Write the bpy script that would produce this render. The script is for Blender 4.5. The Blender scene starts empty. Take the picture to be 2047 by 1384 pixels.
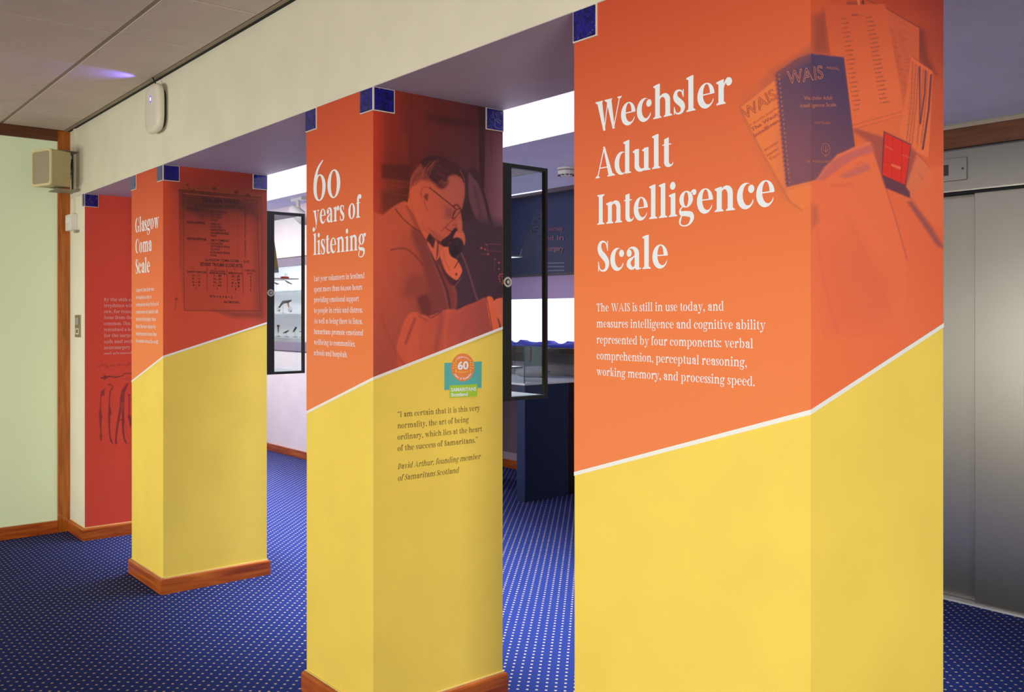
import bpy, bmesh, math, random
import numpy as np
from mathutils import Vector, Matrix
random.seed(7)
SC = bpy.context.scene
COL = SC.collection

# ------------------------------------------------------------------ camera, world, lights, exposure
FOC = 1818.95; TH = 0.87657; YH = 632.82; CY = -1.54314; CH = 1.365     # focal length in px of a 2047 px wide frame
cam_d = bpy.data.cameras.new('camera'); cam = bpy.data.objects.new('camera', cam_d); COL.objects.link(cam)
cam_d.sensor_width = 36; cam_d.lens = 36*FOC/2047; cam_d.shift_y = (YH-692)/2047
cam.location = (0, CY, CH); cam.rotation_euler = (math.pi/2, 0, TH)
cam_d.clip_start = .02; SC.camera = cam
SC.view_settings.view_transform = 'Standard'; SC.view_settings.look = 'None'
SC.view_settings.gamma = 1; SC.view_settings.use_curve_mapping = False
SC.view_settings.exposure = 0.0
W = bpy.data.worlds.new('world'); SC.world = W; W.use_nodes = True
W.node_tree.nodes['Background'].inputs[0].default_value = (1, .93, .84, 1)
W.node_tree.nodes['Background'].inputs[1].default_value = .13
def area(name, loc, target, sx, sy, power, color, spread=180):
    l = bpy.data.lights.new(name, 'AREA'); l.shape = 'RECTANGLE'; l.size = sx; l.size_y = sy; l.energy = power; l.color = color; l.spread = math.radians(spread)
    o = bpy.data.objects.new(name, l); COL.objects.link(o); o.location = loc
    o.rotation_euler = (Vector(target)-Vector(loc)).to_track_quat('-Z', 'Y').to_euler(); return o
area('window_light_front', (-4.8, -7.4, .95), (-4.2, 0, .95), 9, 1.3, 68, (1, .96, .86), 56)
area('window_light_right', (4.4, -2.6, 1.0), (-.4, .4, .95), 3.0, 1.4, 70, (1, .97, .89), 62)
area('fill_light_left', (-3.2, -4.8, .85), (-6.15, -.1, .9), 1.6, 1.2, 12, (1, .97, .86), 64)  # added fill without a known window, brightens the glass wall and cream pier
area('skylight_daylight', (-5.0, 1.06, 3.25), (-5.0, 1.06, 0), 6.6, .9, 132, (.80, .86, 1), 60)
area('gallery_light', (-8.2, 1.3, 2.2), (-8.6, 2.5, .9), 1.2, .5, 28, (1, .93, .92))
area('alcove_light', (-5.6, 3.3, 2.40), (-5.6, 3.3, 0), 1.4, .3, 2.5, (.75, .7, 1))
area('lift_lobby_light', (.6, 1.7, 2.25), (.4, 1.8, 0), .5, .5, 3, (1, .9, .78))

# ------------------------------------------------------------------ helpers
def s2l(v): return v/12.92 if v <= .04045 else ((v+.055)/1.055)**2.4
def hexc(h, k=1.0): return tuple(s2l(int(h[i:i+2], 16)/255)*k for i in (0, 2, 4))
SN, CS = math.sin(TH), math.cos(TH)
def at(ax, val, px, py):
    """the point of the plane ax=val that the photograph shows at pixel px,py"""
    a = (px-1023.5)/FOC; b = (YH-py)/FOC
    d = (-SN+a*CS, CS+a*SN, b); o = (0, CY, CH); i = 'XYZ'.index(ax); t = (val-o[i])/d[i]
    return Vector([o[k]+t*d[k] for k in range(3)])
def mat(name, col=(.8, .8, .8), rough=.6, metal=0, spec=.5, trans=0, emit=None, es=0, ior=1.45, coat=0):
    m = bpy.data.materials.new(name); m.use_nodes = True; b = m.node_tree.nodes['Principled BSDF']
    b.inputs['Base Color'].default_value = (*col[:3], 1); b.inputs['Roughness'].default_value = rough
    b.inputs['Metallic'].default_value = metal; b.inputs['Specular IOR Level'].default_value = spec
    b.inputs['Transmission Weight'].default_value = trans; b.inputs['IOR'].default_value = ior
    b.inputs['Coat Weight'].default_value = coat
    if emit: b.inputs['Emission Color'].default_value = (*emit, 1); b.inputs['Emission Strength'].default_value = es
    return m
def N(m, t, **kw):
    n = m.node_tree.nodes.new(t)
    for k, v in kw.items(): setattr(n, k, v)
    return n
def L(m, a, b): m.node_tree.links.new(a, b)
def bsdf(m): return m.node_tree.nodes['Principled BSDF']
def mottle(m, c1, c2, scale=6, bump=0, bscale=200, detail=3, stretch=None):
    g = N(m, 'ShaderNodeNewGeometry'); n = N(m, 'ShaderNodeTexNoise'); n.inputs['Scale'].default_value = scale; n.inputs['Detail'].default_value = detail
    src = g.outputs['Position']
    if stretch:
        mp = N(m, 'ShaderNodeMapping'); mp.inputs['Scale'].default_value = stretch; L(m, src, mp.inputs[0]); src = mp.outputs[0]
    L(m, src, n.inputs['Vector'])
    r = N(m, 'ShaderNodeValToRGB'); r.color_ramp.elements[0].position = .3; r.color_ramp.elements[1].position = .7
    r.color_ramp.elements[0].color = (*c1, 1); r.color_ramp.elements[1].color = (*c2, 1)
    L(m, n.outputs['Fac'], r.inputs[0]); L(m, r.outputs[0], bsdf(m).inputs['Base Color'])
    if bump:
        n2 = N(m, 'ShaderNodeTexNoise'); n2.inputs['Scale'].default_value = bscale; n2.inputs['Detail'].default_value = 2; L(m, g.outputs['Position'], n2.inputs['Vector'])
        b = N(m, 'ShaderNodeBump'); b.inputs['Strength'].default_value = bump; b.inputs['Distance'].default_value = .002
        L(m, n2.outputs['Fac'], b.inputs['Height']); L(m, b.outputs[0], bsdf(m).inputs['Normal'])
    return m
def k_(c, k): return tuple(v*k for v in c)
def paint(name, h, k=1.0, rough=.55, bump=.25):
    c = hexc(h, k); return mottle(mat(name, c, rough, spec=.3), k_(c, .96), k_(c, 1.03), 5, bump, 260)

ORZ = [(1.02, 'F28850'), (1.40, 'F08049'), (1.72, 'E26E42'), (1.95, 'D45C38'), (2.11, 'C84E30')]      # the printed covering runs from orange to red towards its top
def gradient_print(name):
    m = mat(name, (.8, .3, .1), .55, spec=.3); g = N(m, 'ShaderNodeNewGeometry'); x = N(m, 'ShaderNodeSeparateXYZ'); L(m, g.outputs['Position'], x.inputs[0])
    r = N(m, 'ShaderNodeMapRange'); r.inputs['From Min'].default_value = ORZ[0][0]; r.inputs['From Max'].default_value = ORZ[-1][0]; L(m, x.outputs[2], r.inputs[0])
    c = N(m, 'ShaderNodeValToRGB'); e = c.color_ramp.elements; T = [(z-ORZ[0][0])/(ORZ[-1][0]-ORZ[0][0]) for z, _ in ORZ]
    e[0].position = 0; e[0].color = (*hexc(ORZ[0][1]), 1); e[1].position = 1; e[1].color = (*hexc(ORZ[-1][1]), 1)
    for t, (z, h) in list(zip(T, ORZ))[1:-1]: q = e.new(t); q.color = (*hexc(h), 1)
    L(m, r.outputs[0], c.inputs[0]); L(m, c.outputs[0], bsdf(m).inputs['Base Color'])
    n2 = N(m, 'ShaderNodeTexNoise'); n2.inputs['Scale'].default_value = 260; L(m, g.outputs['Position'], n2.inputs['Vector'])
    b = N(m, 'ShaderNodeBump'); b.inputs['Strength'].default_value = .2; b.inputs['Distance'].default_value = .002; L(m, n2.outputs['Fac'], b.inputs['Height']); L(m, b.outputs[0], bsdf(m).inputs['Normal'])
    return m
class MB:
    """collects simple solids, then links them as one mesh object"""
    def __init__(s): s.v = []; s.f = []
    def box(s, x0, x1, y0, y1, z0, z1):
        n = len(s.v); s.v += [(x, y, z) for z in (z0, z1) for x, y in ((x0, y0), (x1, y0), (x1, y1), (x0, y1))]
        s.f += [tuple(n+i for i in q) for q in ((3, 2, 1, 0), (4, 5, 6, 7), (0, 1, 5, 4), (1, 2, 6, 5), (2, 3, 7, 6), (3, 0, 4, 7))]; return s
    def poly(s, pts): n = len(s.v); s.v += [tuple(p) for p in pts]; s.f.append(tuple(range(n, n+len(pts)))); return s
    def prism(s, pts, vec):
        n = len(s.v); m = len(pts); s.v += [tuple(p) for p in pts]+[tuple(Vector(p)+Vector(vec)) for p in pts]
        s.f.append(tuple(reversed(range(n, n+m)))); s.f.append(tuple(range(n+m, n+2*m)))
        for i in range(m): j = (i+1) % m; s.f.append((n+i, n+j, n+m+j, n+m+i))
        return s
    def tube(s, pts, r, seg=10, caps=True):
        pts = [Vector(p) for p in pts]; rr = r if isinstance(r, (list, tuple)) else [r]*len(pts); n0 = len(s.v)
        for i, p in enumerate(pts):
            t = (pts[min(i+1, len(pts)-1)]-pts[max(i-1, 0)]).normalized(); u = t.cross(Vector((0, 0, 1)))
            if u.length < .05: u = t.cross(Vector((1, 0, 0)))
            u.normalize(); w = t.cross(u)
            s.v += [tuple(p+(u*math.cos(2*math.pi*k/seg)+w*math.sin(2*math.pi*k/seg))*rr[i]) for k in range(seg)]
        for i in range(len(pts)-1):
            for k in range(seg):
                a = n0+i*seg+k; b = n0+i*seg+(k+1) % seg; s.f.append((a, b, b+seg, a+seg))
        if caps: s.f.append(tuple(reversed(range(n0, n0+seg)))); s.f.append(tuple(range(len(s.v)-seg, len(s.v))))
        return s
    def build(s, name, m, parent=None, bevel=0, seg=2, smooth=False, org=None):
        org = Vector(org) if org else Vector((0, 0, 0))
        me = bpy.data.meshes.new(name); me.from_pydata([tuple(Vector(v)-org) for v in s.v], [], s.f); me.update()
        bm = bmesh.new(); bm.from_mesh(me); bmesh.ops.recalc_face_normals(bm, faces=bm.faces)
        if bevel: bmesh.ops.bevel(bm, geom=[e for e in bm.edges if len(e.link_faces) == 2 and e.calc_face_angle(0) > .6], offset=bevel, segments=seg, affect='EDGES', profile=.6, clamp_overlap=True)
        bm.to_mesh(me); bm.free()
        if smooth:
            for p in me.polygons: p.use_smooth = True
        me.materials.append(m); o = bpy.data.objects.new(name, me); COL.objects.link(o); o.location = org
        if parent: o.parent = parent; o.matrix_parent_inverse = parent.matrix_world.inverted() if False else Matrix.Translation(-parent.location)
        return o
def tag(o, label=None, cat=None, group=None, kind=None):
    for k, v in (('label', label), ('category', cat), ('group', group), ('kind', kind)):
        if v: o[k] = v
    return o
def thing(name, label, cat, loc, group=None):
    o = bpy.data.objects.new(name, None); COL.objects.link(o); o.location = loc; o.empty_display_size = .1; return tag(o, label, cat, group)
def structure(name, loc=(0, 0, 0)):
    o = bpy.data.objects.new(name, None); COL.objects.link(o); o.location = loc; o['kind'] = 'structure'; return o

# ------------------------------------------------------------------ materials
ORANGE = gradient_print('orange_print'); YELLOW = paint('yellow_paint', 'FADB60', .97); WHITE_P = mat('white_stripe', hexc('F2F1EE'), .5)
RED = paint('red_paint', 'D04A3A'); CREAM = paint('cream_paint', 'EAE4CE', .9, .6, .1); CREAM_LIT = paint('lit_cream_paint', 'F1EBD6', .96, .6, .1); SOFFIT = paint('soffit_lilac', 'C4B4C4', .95, .6, .1)  # pier cream: lighter copy of the cream, its brighter light put into the colour
WHITEW = paint('white_wall_paint', 'F3EDF0', .98, .6, .1); PEACH = paint('warm_wall_paint', 'F4EAE8', 1.0, .6, .1)
LETTER = mat('white_lettering', hexc('ECF0F6'), .5); BROWN_L = mat('brown_lettering', hexc('7A6238'), .6)
CEILT = paint('ceiling_tile_board', 'D6C6BA', .98, .9, .5); TBAR = mat('ceiling_grid_bar', hexc('948672'), .6); BLACK = mat('black_gap', (.008, .008, .008), .8)
BCEIL = paint('gallery_ceiling_paint', 'ECE8F8', 1.0, .7, .1)
GLASSW = mat('frosted_green_glass', hexc('CFDDB4', .95), .35, spec=.5, emit=(.80, .86, .60), es=.17)  # faint emission added to brighten the glass, standing for light behind it
STEEL = mat('brushed_steel', hexc('8A8884'), .36, 1)
nn = N(STEEL, 'ShaderNodeTexNoise'); gg = N(STEEL, 'ShaderNodeNewGeometry'); mm = N(STEEL, 'ShaderNodeMapping'); mm.inputs['Scale'].default_value = (3, 3, 260)
L(STEEL, gg.outputs['Position'], mm.inputs[0]); L(STEEL, mm.outputs[0], nn.inputs['Vector']); nn.inputs['Scale'].default_value = 3
bsdf(STEEL).inputs['Anisotropic'].default_value = .65; tg = N(STEEL, 'ShaderNodeTangent', direction_type='RADIAL', axis='Z'); L(STEEL, tg.outputs[0], bsdf(STEEL).inputs['Tangent'])
bb = N(STEEL, 'ShaderNodeBump'); bb.inputs['Strength'].default_value = .08; bb.inputs['Distance'].default_value = .001; L(STEEL, nn.outputs['Fac'], bb.inputs['Height']); L(STEEL, bb.outputs[0], bsdf(STEEL).inputs['Normal'])
BLKM = mat('black_metal_frame', (.012, .012, .013), .35); CHROME = mat('chrome', (.75, .75, .72), .18, 1)
GLASS = mat('clear_glass', (.93, .98, .97), .02, trans=1, ior=1.12, spec=.4)
NAVYP = paint('navy_counter_paint', '2A3656', .9, .35, .05); DARKBLU = mat('dark_glossy_panel', hexc('1E2A4A'), .4, spec=.25)
PLAST = mat('cream_plastic', hexc('E6E0CC', .9), .35); PLASTW = mat('white_plastic', hexc('EDE9E2', .9), .3); GRILLE = mottle(mat('speaker_grille', hexc('A89B80'), .8), hexc('8E826A'), hexc('B5A98D'), 600)
DARKPL = mat('dark_plastic', (.02, .02, .022), .4); WHITE = mat('white_surface', (.8, .8, .82), .5)
PURPL = mat('grey_purple_rail', hexc('8E8394'), .5); BLUECL = mat('blue_cloth', hexc('3A40B8'), .8); CUSH = mat('grey_white_fabric', hexc('A8A0A8'), .9)
def wood(name, a, b, c, axis, rough=.32):
    m = mat(name, hexc(b), rough, coat=.25); g = N(m, 'ShaderNodeNewGeometry'); mp = N(m, 'ShaderNodeMapping')
    mp.inputs['Scale'].default_value = {'H': (1.6, 1.6, 22), 'V': (22, 22, 1.6)}[axis]
    L(m, g.outputs['Position'], mp.inputs[0]); n = N(m, 'ShaderNodeTexNoise'); n.inputs['Scale'].default_value = 2.2; n.inputs['Detail'].default_value = 8; n.inputs['Distortion'].default_value = .6
    L(m, mp.outputs[0], n.inputs['Vector']); r = N(m, 'ShaderNodeValToRGB'); e = r.color_ramp.elements
    e[0].position = .3; e[0].color = (*hexc(a), 1); e[1].position = .72; e[1].color = (*hexc(c), 1); x = e.new(.5); x.color = (*hexc(b), 1)
    L(m, n.outputs['Fac'], r.inputs[0]); L(m, r.outputs[0], bsdf(m).inputs['Base Color']); return m
WOODH = wood('skirting_wood', '84360A', 'AE5210', 'C66C20', 'H'); WOODV = wood('post_wood', '8A4608', 'A8580C', 'B86A16', 'V')
WOODD = wood('dark_wood', '4A260E', '5E3414', '6C3E1A', 'H')
TILE = mat('cobalt_glazed_tile', hexc('10149A'), .08, spec=.6, coat=.6)
g = N(TILE, 'ShaderNodeNewGeometry'); n = N(TILE, 'ShaderNodeTexNoise'); n.inputs['Scale'].default_value = 55; n.inputs['Detail'].default_value = 3; n.inputs['Distortion'].default_value = 1.2
L(TILE, g.outputs['Position'], n.inputs['Vector']); r = N(TILE, 'ShaderNodeValToRGB'); e = r.color_ramp.elements; e[0].position = .35; e[0].color = (*hexc('02044A'), 1); e[1].position = .75; e[1].color = (*hexc('10149A'), 1)
L(TILE, n.outputs['Fac'], r.inputs[0]); L(TILE, r.outputs[0], bsdf(TILE).inputs['Base Color'])
b = N(TILE, 'ShaderNodeBump'); b.inputs['Strength'].default_value = .9; b.inputs['Distance'].default_value = .004; L(TILE, n.outputs['Fac'], b.inputs['Height']); L(TILE, b.outputs[0], bsdf(TILE).inputs['Normal'])
GROUT = mat('pale_grout', hexc('D8CDBC'), .8)
# carpet: navy pile with small pale dashes on a diagonal lattice
CARPET = mat('dotted_navy_carpet', hexc('26306E'), .95, spec=.1); m = CARPET
g = N(m, 'ShaderNodeNewGeometry'); mp = N(m, 'ShaderNodeMapping'); mp.inputs['Rotation'].default_value = (0, 0, -math.pi/4); L(m, g.outputs['Position'], mp.inputs[0])
sx = N(m, 'ShaderNodeSeparateXYZ'); L(m, mp.outputs[0], sx.inputs[0])
def mth(op, a, bv=None):
    q = N(m, 'ShaderNodeMath', operation=op)
    for i, v in enumerate((a, bv)):
        if v is None: continue
        if isinstance(v, (int, float)): q.inputs[i].default_value = v
        else: L(m, v, q.inputs[i])
    return q.outputs[0]
PER = .0346
def cell(o, off): return mth('ABSOLUTE', mth('SUBTRACT', mth('FRACT', mth('ADD', mth('DIVIDE', o, PER), off)), .5))
da = cell(sx.outputs[0], 100.2); db = cell(sx.outputs[1], 100.1)
dot = mth('MULTIPLY', mth('LESS_THAN', da, .13), mth('LESS_THAN', db, .13))
nz = N(m, 'ShaderNodeTexNoise'); nz.inputs['Scale'].default_value = 700; L(m, g.outputs['Position'], nz.inputs['Vector'])
nz2 = N(m, 'ShaderNodeTexNoise'); nz2.inputs['Scale'].default_value = 2.5; L(m, g.outputs['Position'], nz2.inputs['Vector'])
r1 = N(m, 'ShaderNodeValToRGB'); r1.color_ramp.elements[0].position = .3; r1.color_ramp.elements[1].position = .7; r1.color_ramp.elements[0].color = (*hexc('1B2658'), 1); r1.color_ramp.elements[1].color = (*hexc('2F3F84'), 1)
L(m, nz.outputs['Fac'], r1.inputs[0])
mx = N(m, 'ShaderNodeMix', data_type='RGBA'); L(m, dot, mx.inputs[0]); L(m, r1.outputs[0], mx.inputs[6]); mx.inputs[7].default_value = (*hexc('C8B292'), 1)
L(m, mx.outputs[2], bsdf(m).inputs['Base Color']); bp = N(m, 'ShaderNodeBump'); bp.inputs['Strength'].default_value = .4; bp.inputs['Distance'].default_value = .003; L(m, nz.outputs['Fac'], bp.inputs['Height']); L(m, bp.outputs[0], bsdf(m).inputs['Normal'])
PRINT = mat('printed_picture', (.5, .5, .5), .55, spec=.3); a_ = N(PRINT, 'ShaderNodeAttribute'); a_.attribute_name = 'Col'; L(PRINT, a_.outputs['Color'], bsdf(PRINT).inputs['Base Color'])
def flat(name, h, k=1.0): return mat(name, hexc(h, k), .55)

# ------------------------------------------------------------------ setting
H, CE, DEP, BB = 2.113, 2.541, .541, .076
P3L, P3R, P2L, P2R, P1L, P1R, P4R, XG = -5.016, -4.532, -3.020, -2.557, -1.614, -.966, -5.917, -6.25
tag(MB().box(-10, 5, -8, 4.2, -.1, 0).build('floor', CARPET), kind='structure')
# false ceiling of the front room: tiles on a grid
ceil = structure('ceiling', (0, 0, CE))
MB().box(XG, 5, -8, -.0, CE+.05, CE+.09).build('ceiling_slab', BLACK, ceil)
rows = [(-.39, -.03), (-.99, -.39), (-1.59, -.99), (-2.19, -1.59), (-2.79, -2.19)]
xs = [XG+.01]+[-3.355-.598*k for k in range(4, -6, -1)]
xs = [x for x in xs if x >= XG]; tm = {}
for (y0, y1) in rows:
    for i in range(len(xs)-1):
        w = (round(xs[i+1]-xs[i], 3), round(y1-y0, 3))
        if w not in tm:
            o = MB().box(.0035, w[0]-.0035, .008, w[1]-.008, -.001, .012).build('ceiling_tile', CEILT, ceil, bevel=.0025, seg=1); tm[w] = o.data
        else:
            o = bpy.data.objects.new('ceiling_tile', tm[w]); COL.objects.link(o); o.parent = ceil; o.matrix_parent_inverse = Matrix.Translation(-ceil.location)
        o.location = (xs[i], y0, CE)
for y in (-.39, -.99, -1.59, -2.19): MB().box(XG, 3.0, y-.009, y+.009, CE+.0005, CE+.006).build('grid_bar', TBAR, ceil)
for x in xs[1:-1]: MB().box(x-.004, x+.004, -2.79, -.03, CE+.0025, CE+.0065).build('grid_bar', TBAR, ceil)
MB().box(XG, 3.0, -.034, -.017, CE-.003, CE+.008).build('edge_trim', TBAR, ceil); MB().box(XG, 3.0, -.017, -.0005, CE-.0035, CE+.03).build('shadow_gap', BLACK, ceil)
MB().box(XG, 5, -8, -2.79, CE, CE+.01).build('plain_ceiling_field', CEILT, ceil)
# bulkhead beam carried by the pillars
beam = structure('wall_bulkhead')
MB().box(XG, 3.5, 0, DEP, H, CE+.02).build('beam', CREAM, beam)
MB().box(XG, 3.5, .001, DEP-.001, H-.0015, H).build('soffit', SOFFIT, beam)  # lilac-grey tone for the underside of the cream beam
MB().box(XG, 3.5, 0.004, DEP, CE+.02, 3.3).build('beam_upstand', WHITEW, beam)
# frosted glass wall at the far left with its timber frame
gw = structure('wall_left')
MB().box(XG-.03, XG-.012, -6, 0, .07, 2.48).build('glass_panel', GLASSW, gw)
MB().box(XG-.05, XG, -6, -.0, CE-.070, CE+.01).build('head_rail', WOODD, gw)
MB().box(XG-.05, XG+.004, -.072, 0, 0, CE-.002).build('corner_post', WOODV, gw)
MB().box(XG-.05, XG+.01, -6, -.072, 0, .077).build('bottom_rail', WOODH, gw, bevel=.003)
MB().box(-9.9, XG, DEP-.04, DEP, 0, 3.2).build('side_wall', WHITEW, gw)
# gallery behind: skylight well, ceilings, walls
gc = structure('ceiling_gallery')
MB().box(-5.8, 3.5, 1.60, 2.83, 2.28, 2.34).box(-1.89, 3.5, DEP, 1.60, 2.28, 2.34).build('ceiling_board', BCEIL, gc)
MB().box(-9.9, -5.8, 1.60, 1.87, 2.28, 2.34).build('ceiling_board', BCEIL, gc)
MB().box(-9.9, -1.9, 1.575, 1.60, 2.28, 3.3).build('skylight_upstand', WHITEW, gc)
MB().box(-1.95, -1.9, DEP, 1.575, 2.34, 3.3).build('skylight_end', WHITEW, gc)
MB().box(-9.9, -3.5, 1.87, 3.8, 2.53, 2.56).box(-5.8, -3.5, 2.83, 3.8, 2.50, 2.53).build('upper_ceiling', BCEIL, gc)
MB().box(-9.9, -1.9, DEP, 1.60, 3.3, 3.33).build('skylight_cap', mat('skylight_diffuser', (.8, .8, .8), .5, emit=(.85, .92, 1), es=1.2), gc)
wl = structure('wall_gallery')
MB().box(-9.9, -7.05, 2.5, 2.62, 0, 1.027).box(-9.9, -7.05, 2.5, 2.62, 1.938, 2.56).box(-7.2, -7.05, 2.5, 2.62, 1.027, 1.938).box(-9.9, -9.4, 2.5, 2.62, 1.027, 1.938).build('plaster', PEACH, wl)
MB().box(-7.05, -7.0, 2.5, 3.8, 0, 2.56).build('return_wall', PEACH, wl)
MB().box(-9.95, -9.9, DEP, 3.8, 0, 3.3).build('end_wall', PEACH, wl)
tag(MB().box(-9.9, -7.05, 2.48, 2.5, 0, .072).build('baseboard_gallery', WOODH, bevel=.003), kind='structure')
wa = structure('wall_alcove')
ALC = paint('mauve_wall_paint', 'B4A4AC', .8, .6, .1)
MB().box(-7.0, -4.15, 3.69, 3.75, 0, 2.5).build('plaster', ALC, wa); MB().box(-4.2, -4.15, 2.87, 3.69, 0, 2.56).build('return_wall', ALC, wa)
tag(MB().box(-7.0, -4.2, 3.67, 3.69, 0, .075).build('baseboard_alcove', WOODH, bevel=.003), kind='structure')
MB().box(-4.2, -2.6, 2.87, 2.95, 0, 2.28).build('lift_lobby_wall', ALC, wa)
wr = structure('wall_lift')
MB().box(-2.6, 1.6, 2.87, 2.95, 2.17, 2.28).build('timber_head', WOODD, wr)
MB().box(-2.6, 1.6, 2.86, 2.869, 2.262, 2.280).build('ceiling_bead', mat('pale_bead', hexc('9A8E80'), .5), wr)
MB().box(.0, 3.5, 2.87, 2.95, 0, 2.28).build('plaster', PEACH, wr)
MB().box(4.6, 4.65, -8, 4, 0, 3.2).build('side_wall', CREAM, wr)
# ---------------------------------------------------------------- serif lettering drawn from strokes
def _el(cx, cy, rx, ry, a):
    return (cx + rx*math.cos(a), cy + ry*math.sin(a))
def serif_glyph(ch, sw, th, cn):
    """polygons (em units) and advance of one high-contrast serif letter; sw stem, th hairline, cn counter"""
    Q = []
    X, AS, CP, DS = .514, .765, .708, -.235
    e = .04 + th*.6; S = .03
    def R(x0, y0, x1, y1): Q.append([(x0, y0), (x1, y0), (x1, y1), (x0, y1)])
    def P(*p): Q.append(list(p))
    def arc(cx, cy, rx, ry, wl, wr, wt, wb, a0, a1, n=0):
        a0 = math.radians(a0); a1 = math.radians(a1)
        n = n or max(4, int(abs(a1-a0)/math.radians(10)))
        ix, iy = cx+(wl-wr)/2, cy+(wb-wt)/2; irx, iry = rx-(wl+wr)/2, ry-(wt+wb)/2
        for i in range(n):
            a, b = a0+(a1-a0)*i/n, a0+(a1-a0)*(i+1)/n
            Q.append([_el(cx, cy, rx, ry, a), _el(cx, cy, rx, ry, b), _el(ix, iy, irx, iry, b), _el(ix, iy, irx, iry, a)])
    def ball(cx, cy, r, ry=None):
        Q.append([_el(cx, cy, r, ry or r*1.08, math.radians(20*i)) for i in range(18)])
    def foot(x, w, y=0, l=None, r=None):
        l = e if l is None else l; r = e if r is None else r; k = .028
        P((x-l, y), (x+w+r, y), (x+w+r, y+th*.8), (x+w, y+th+k), (x, y+th+k), (x-l, y+th*.8))
    def head(x, w, y, l=None, r=None):
        l = e if l is None else l; r = e if r is None else r; k = .028
        P((x-l, y), (x-l, y-th*.8), (x, y-th-k), (x+w, y-th-k), (x+w+r, y-th*.8), (x+w+r, y))
    def flag(x, w, y): P((x-e, y-.034), (x-e, y-.034-th), (x-.004, y-.085), (x+w, y-.085), (x+w, y), (x+w*.5, y-.006))
    def rib(pts, ws, sub=4):
        sub += 3
        c = []
        n = len(pts)
        for i in range(n-1):
            p0, p1, p2, p3 = pts[max(i-1, 0)], pts[i], pts[i+1], pts[min(i+2, n-1)]
            for k in range(sub):
                t = k/sub
                q = [.5*((2*p1[j])+(-p0[j]+p2[j])*t+(2*p0[j]-5*p1[j]+4*p2[j]-p3[j])*t*t+(-p0[j]+3*p1[j]-3*p2[j]+p3[j])*t**3) for j in (0, 1)]
                c.append((q[0], q[1], ws[i]*(1-t)+ws[i+1]*t))
        c.append((pts[-1][0], pts[-1][1], ws[-1]))
        L = []
        for i, (x, y, w) in enumerate(c):
            a = c[max(i-1, 0)]; b = c[min(i+1, len(c)-1)]
            dx, dy = b[0]-a[0], b[1]-a[1]; m = math.hypot(dx, dy) or 1
            nx, ny = -dy/m*w/2, dx/m*w/2
            L.append(((x+nx, y+ny), (x-nx, y-ny)))
        for i in range(len(L)-1): Q.append([L[i][0], L[i+1][0], L[i+1][1], L[i][1]])
    def dia(x0, y0, x1, y1, w):   # w measured horizontally
        P((x0, y0), (x0+w, y0), (x1+w, y1), (x1, y1))
    bw = sw*1.08; oh = .012; br = .048+sw*.22
    if ch == ' ': return Q, .2+sw*.1
    if ch in '.,:':
        r = .035+sw*.32; ball(S+r, r*.95, r)
        if ch == ':': ball(S+r, X-r, r)
        if ch == ',': rib([(S+r*1.8, r*.8), (S+r*1.7, -.05), (S+r*.7, -.13)], [r*.7, th*1.3, th*.6], 3)
        return Q, 2*S+2*r
    if ch in '\u201c\u201d':
        r = .03+sw*.3
        for k in (0, 1):
            x = S+r+k*(2.4*r+.02)
            if ch == '\u201c': ball(x, .60, r); rib([(x-r*.8, .61), (x-r*.6, .68), (x+r*.4, .74)], [r*.6, th*1.2, th*.6], 3)
            else: ball(x, .70, r); rib([(x+r*.8, .69), (x+r*.6, .62), (x-r*.4, .56)], [r*.6, th*1.2, th*.6], 3)
        return Q, 2*S+4.6*r
    if ch == '-': R(S, .22, S+.2, .22+th*1.6); return Q, .2+2*S
    if ch in 'oO0':
        h = CP if ch == 'O' else X; rx = (cn*(1.9 if ch == 'O' else 1.12)+2*bw)/2
        arc(S+rx, h/2, rx, h/2+oh, bw, bw, th, th, 0, 360, 36); return Q, 2*rx+2*S
    if ch in 'ec':
        rx = (cn*1.12+2*bw)/2-.01; cx = S+rx
        if ch == 'e':
            arc(cx, X/2, rx, X/2+oh, bw, bw*.82, th, th*2.6, 4, 180)
            R(cx-rx+bw*.7, X/2+.012, cx+rx-.006, X/2+.012+th)
            arc(cx, X/2, rx, X/2+oh, bw, th*.5, th, sw*.55, 180, 332, 20)
            return Q, 2*rx+2*S-.02
        arc(cx, X/2, rx, X/2+oh, bw, th, th*.9, sw*.55, 50, 332, 30)
        ball(cx+rx*.62, X-.125, br); return Q, 2*rx+2*S-.02
    if ch in 'CG':
        rx = (cn*1.7+2*bw)/2; cx = S+rx; h = CP
        arc(cx, h/2, rx, h/2+oh, bw*1.05, th, th, th*1.3, 38, 322 if ch == 'C' else 300, 34)
        P((cx+rx*.84, h+oh), (cx+rx*.84-th, h+oh), (cx+rx*.80-th*1.4, h*.86), (cx+rx*.90, h*.64), (cx+rx*.92, h*.64))
        if ch == 'C': rib([(cx+rx*.76, h*.16), (cx+rx*.93, h*.30)], [th, th], 2); return Q, 2*rx+2*S-.02
        R(cx+rx*.5, th*.5, cx+rx*.5+sw, h*.42); head(cx+rx*.5, sw, h*.44, e, e*.8); return Q, 2*rx+2*S+.04
    if ch in 'nhmru':
        x = S+e; st = sw
        if ch == 'u':
            R(x, .09, x+st, X); flag(x, st, X)
            x2 = x+st+cn
            arc(x+(x2+st*.6-x)/2, .135, (x2+st*.6-x)/2, .135+oh, st, th*1.2, th, th*2.6, 180, 352, 16)
            R(x2, 0.0, x2+st, X); flag(x2, st, X); P((x2, th), (x2, 0), (x2+st+e, 0), (x2+st+e, th*.8), (x2+st, th+.02))
            return Q, x2+st+e+S*.6
        top = AS if ch == 'h' else X
        R(x, 0, x+st, top-.03); flag(x, st, top); foot(x, st, r=e*.8)
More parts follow.
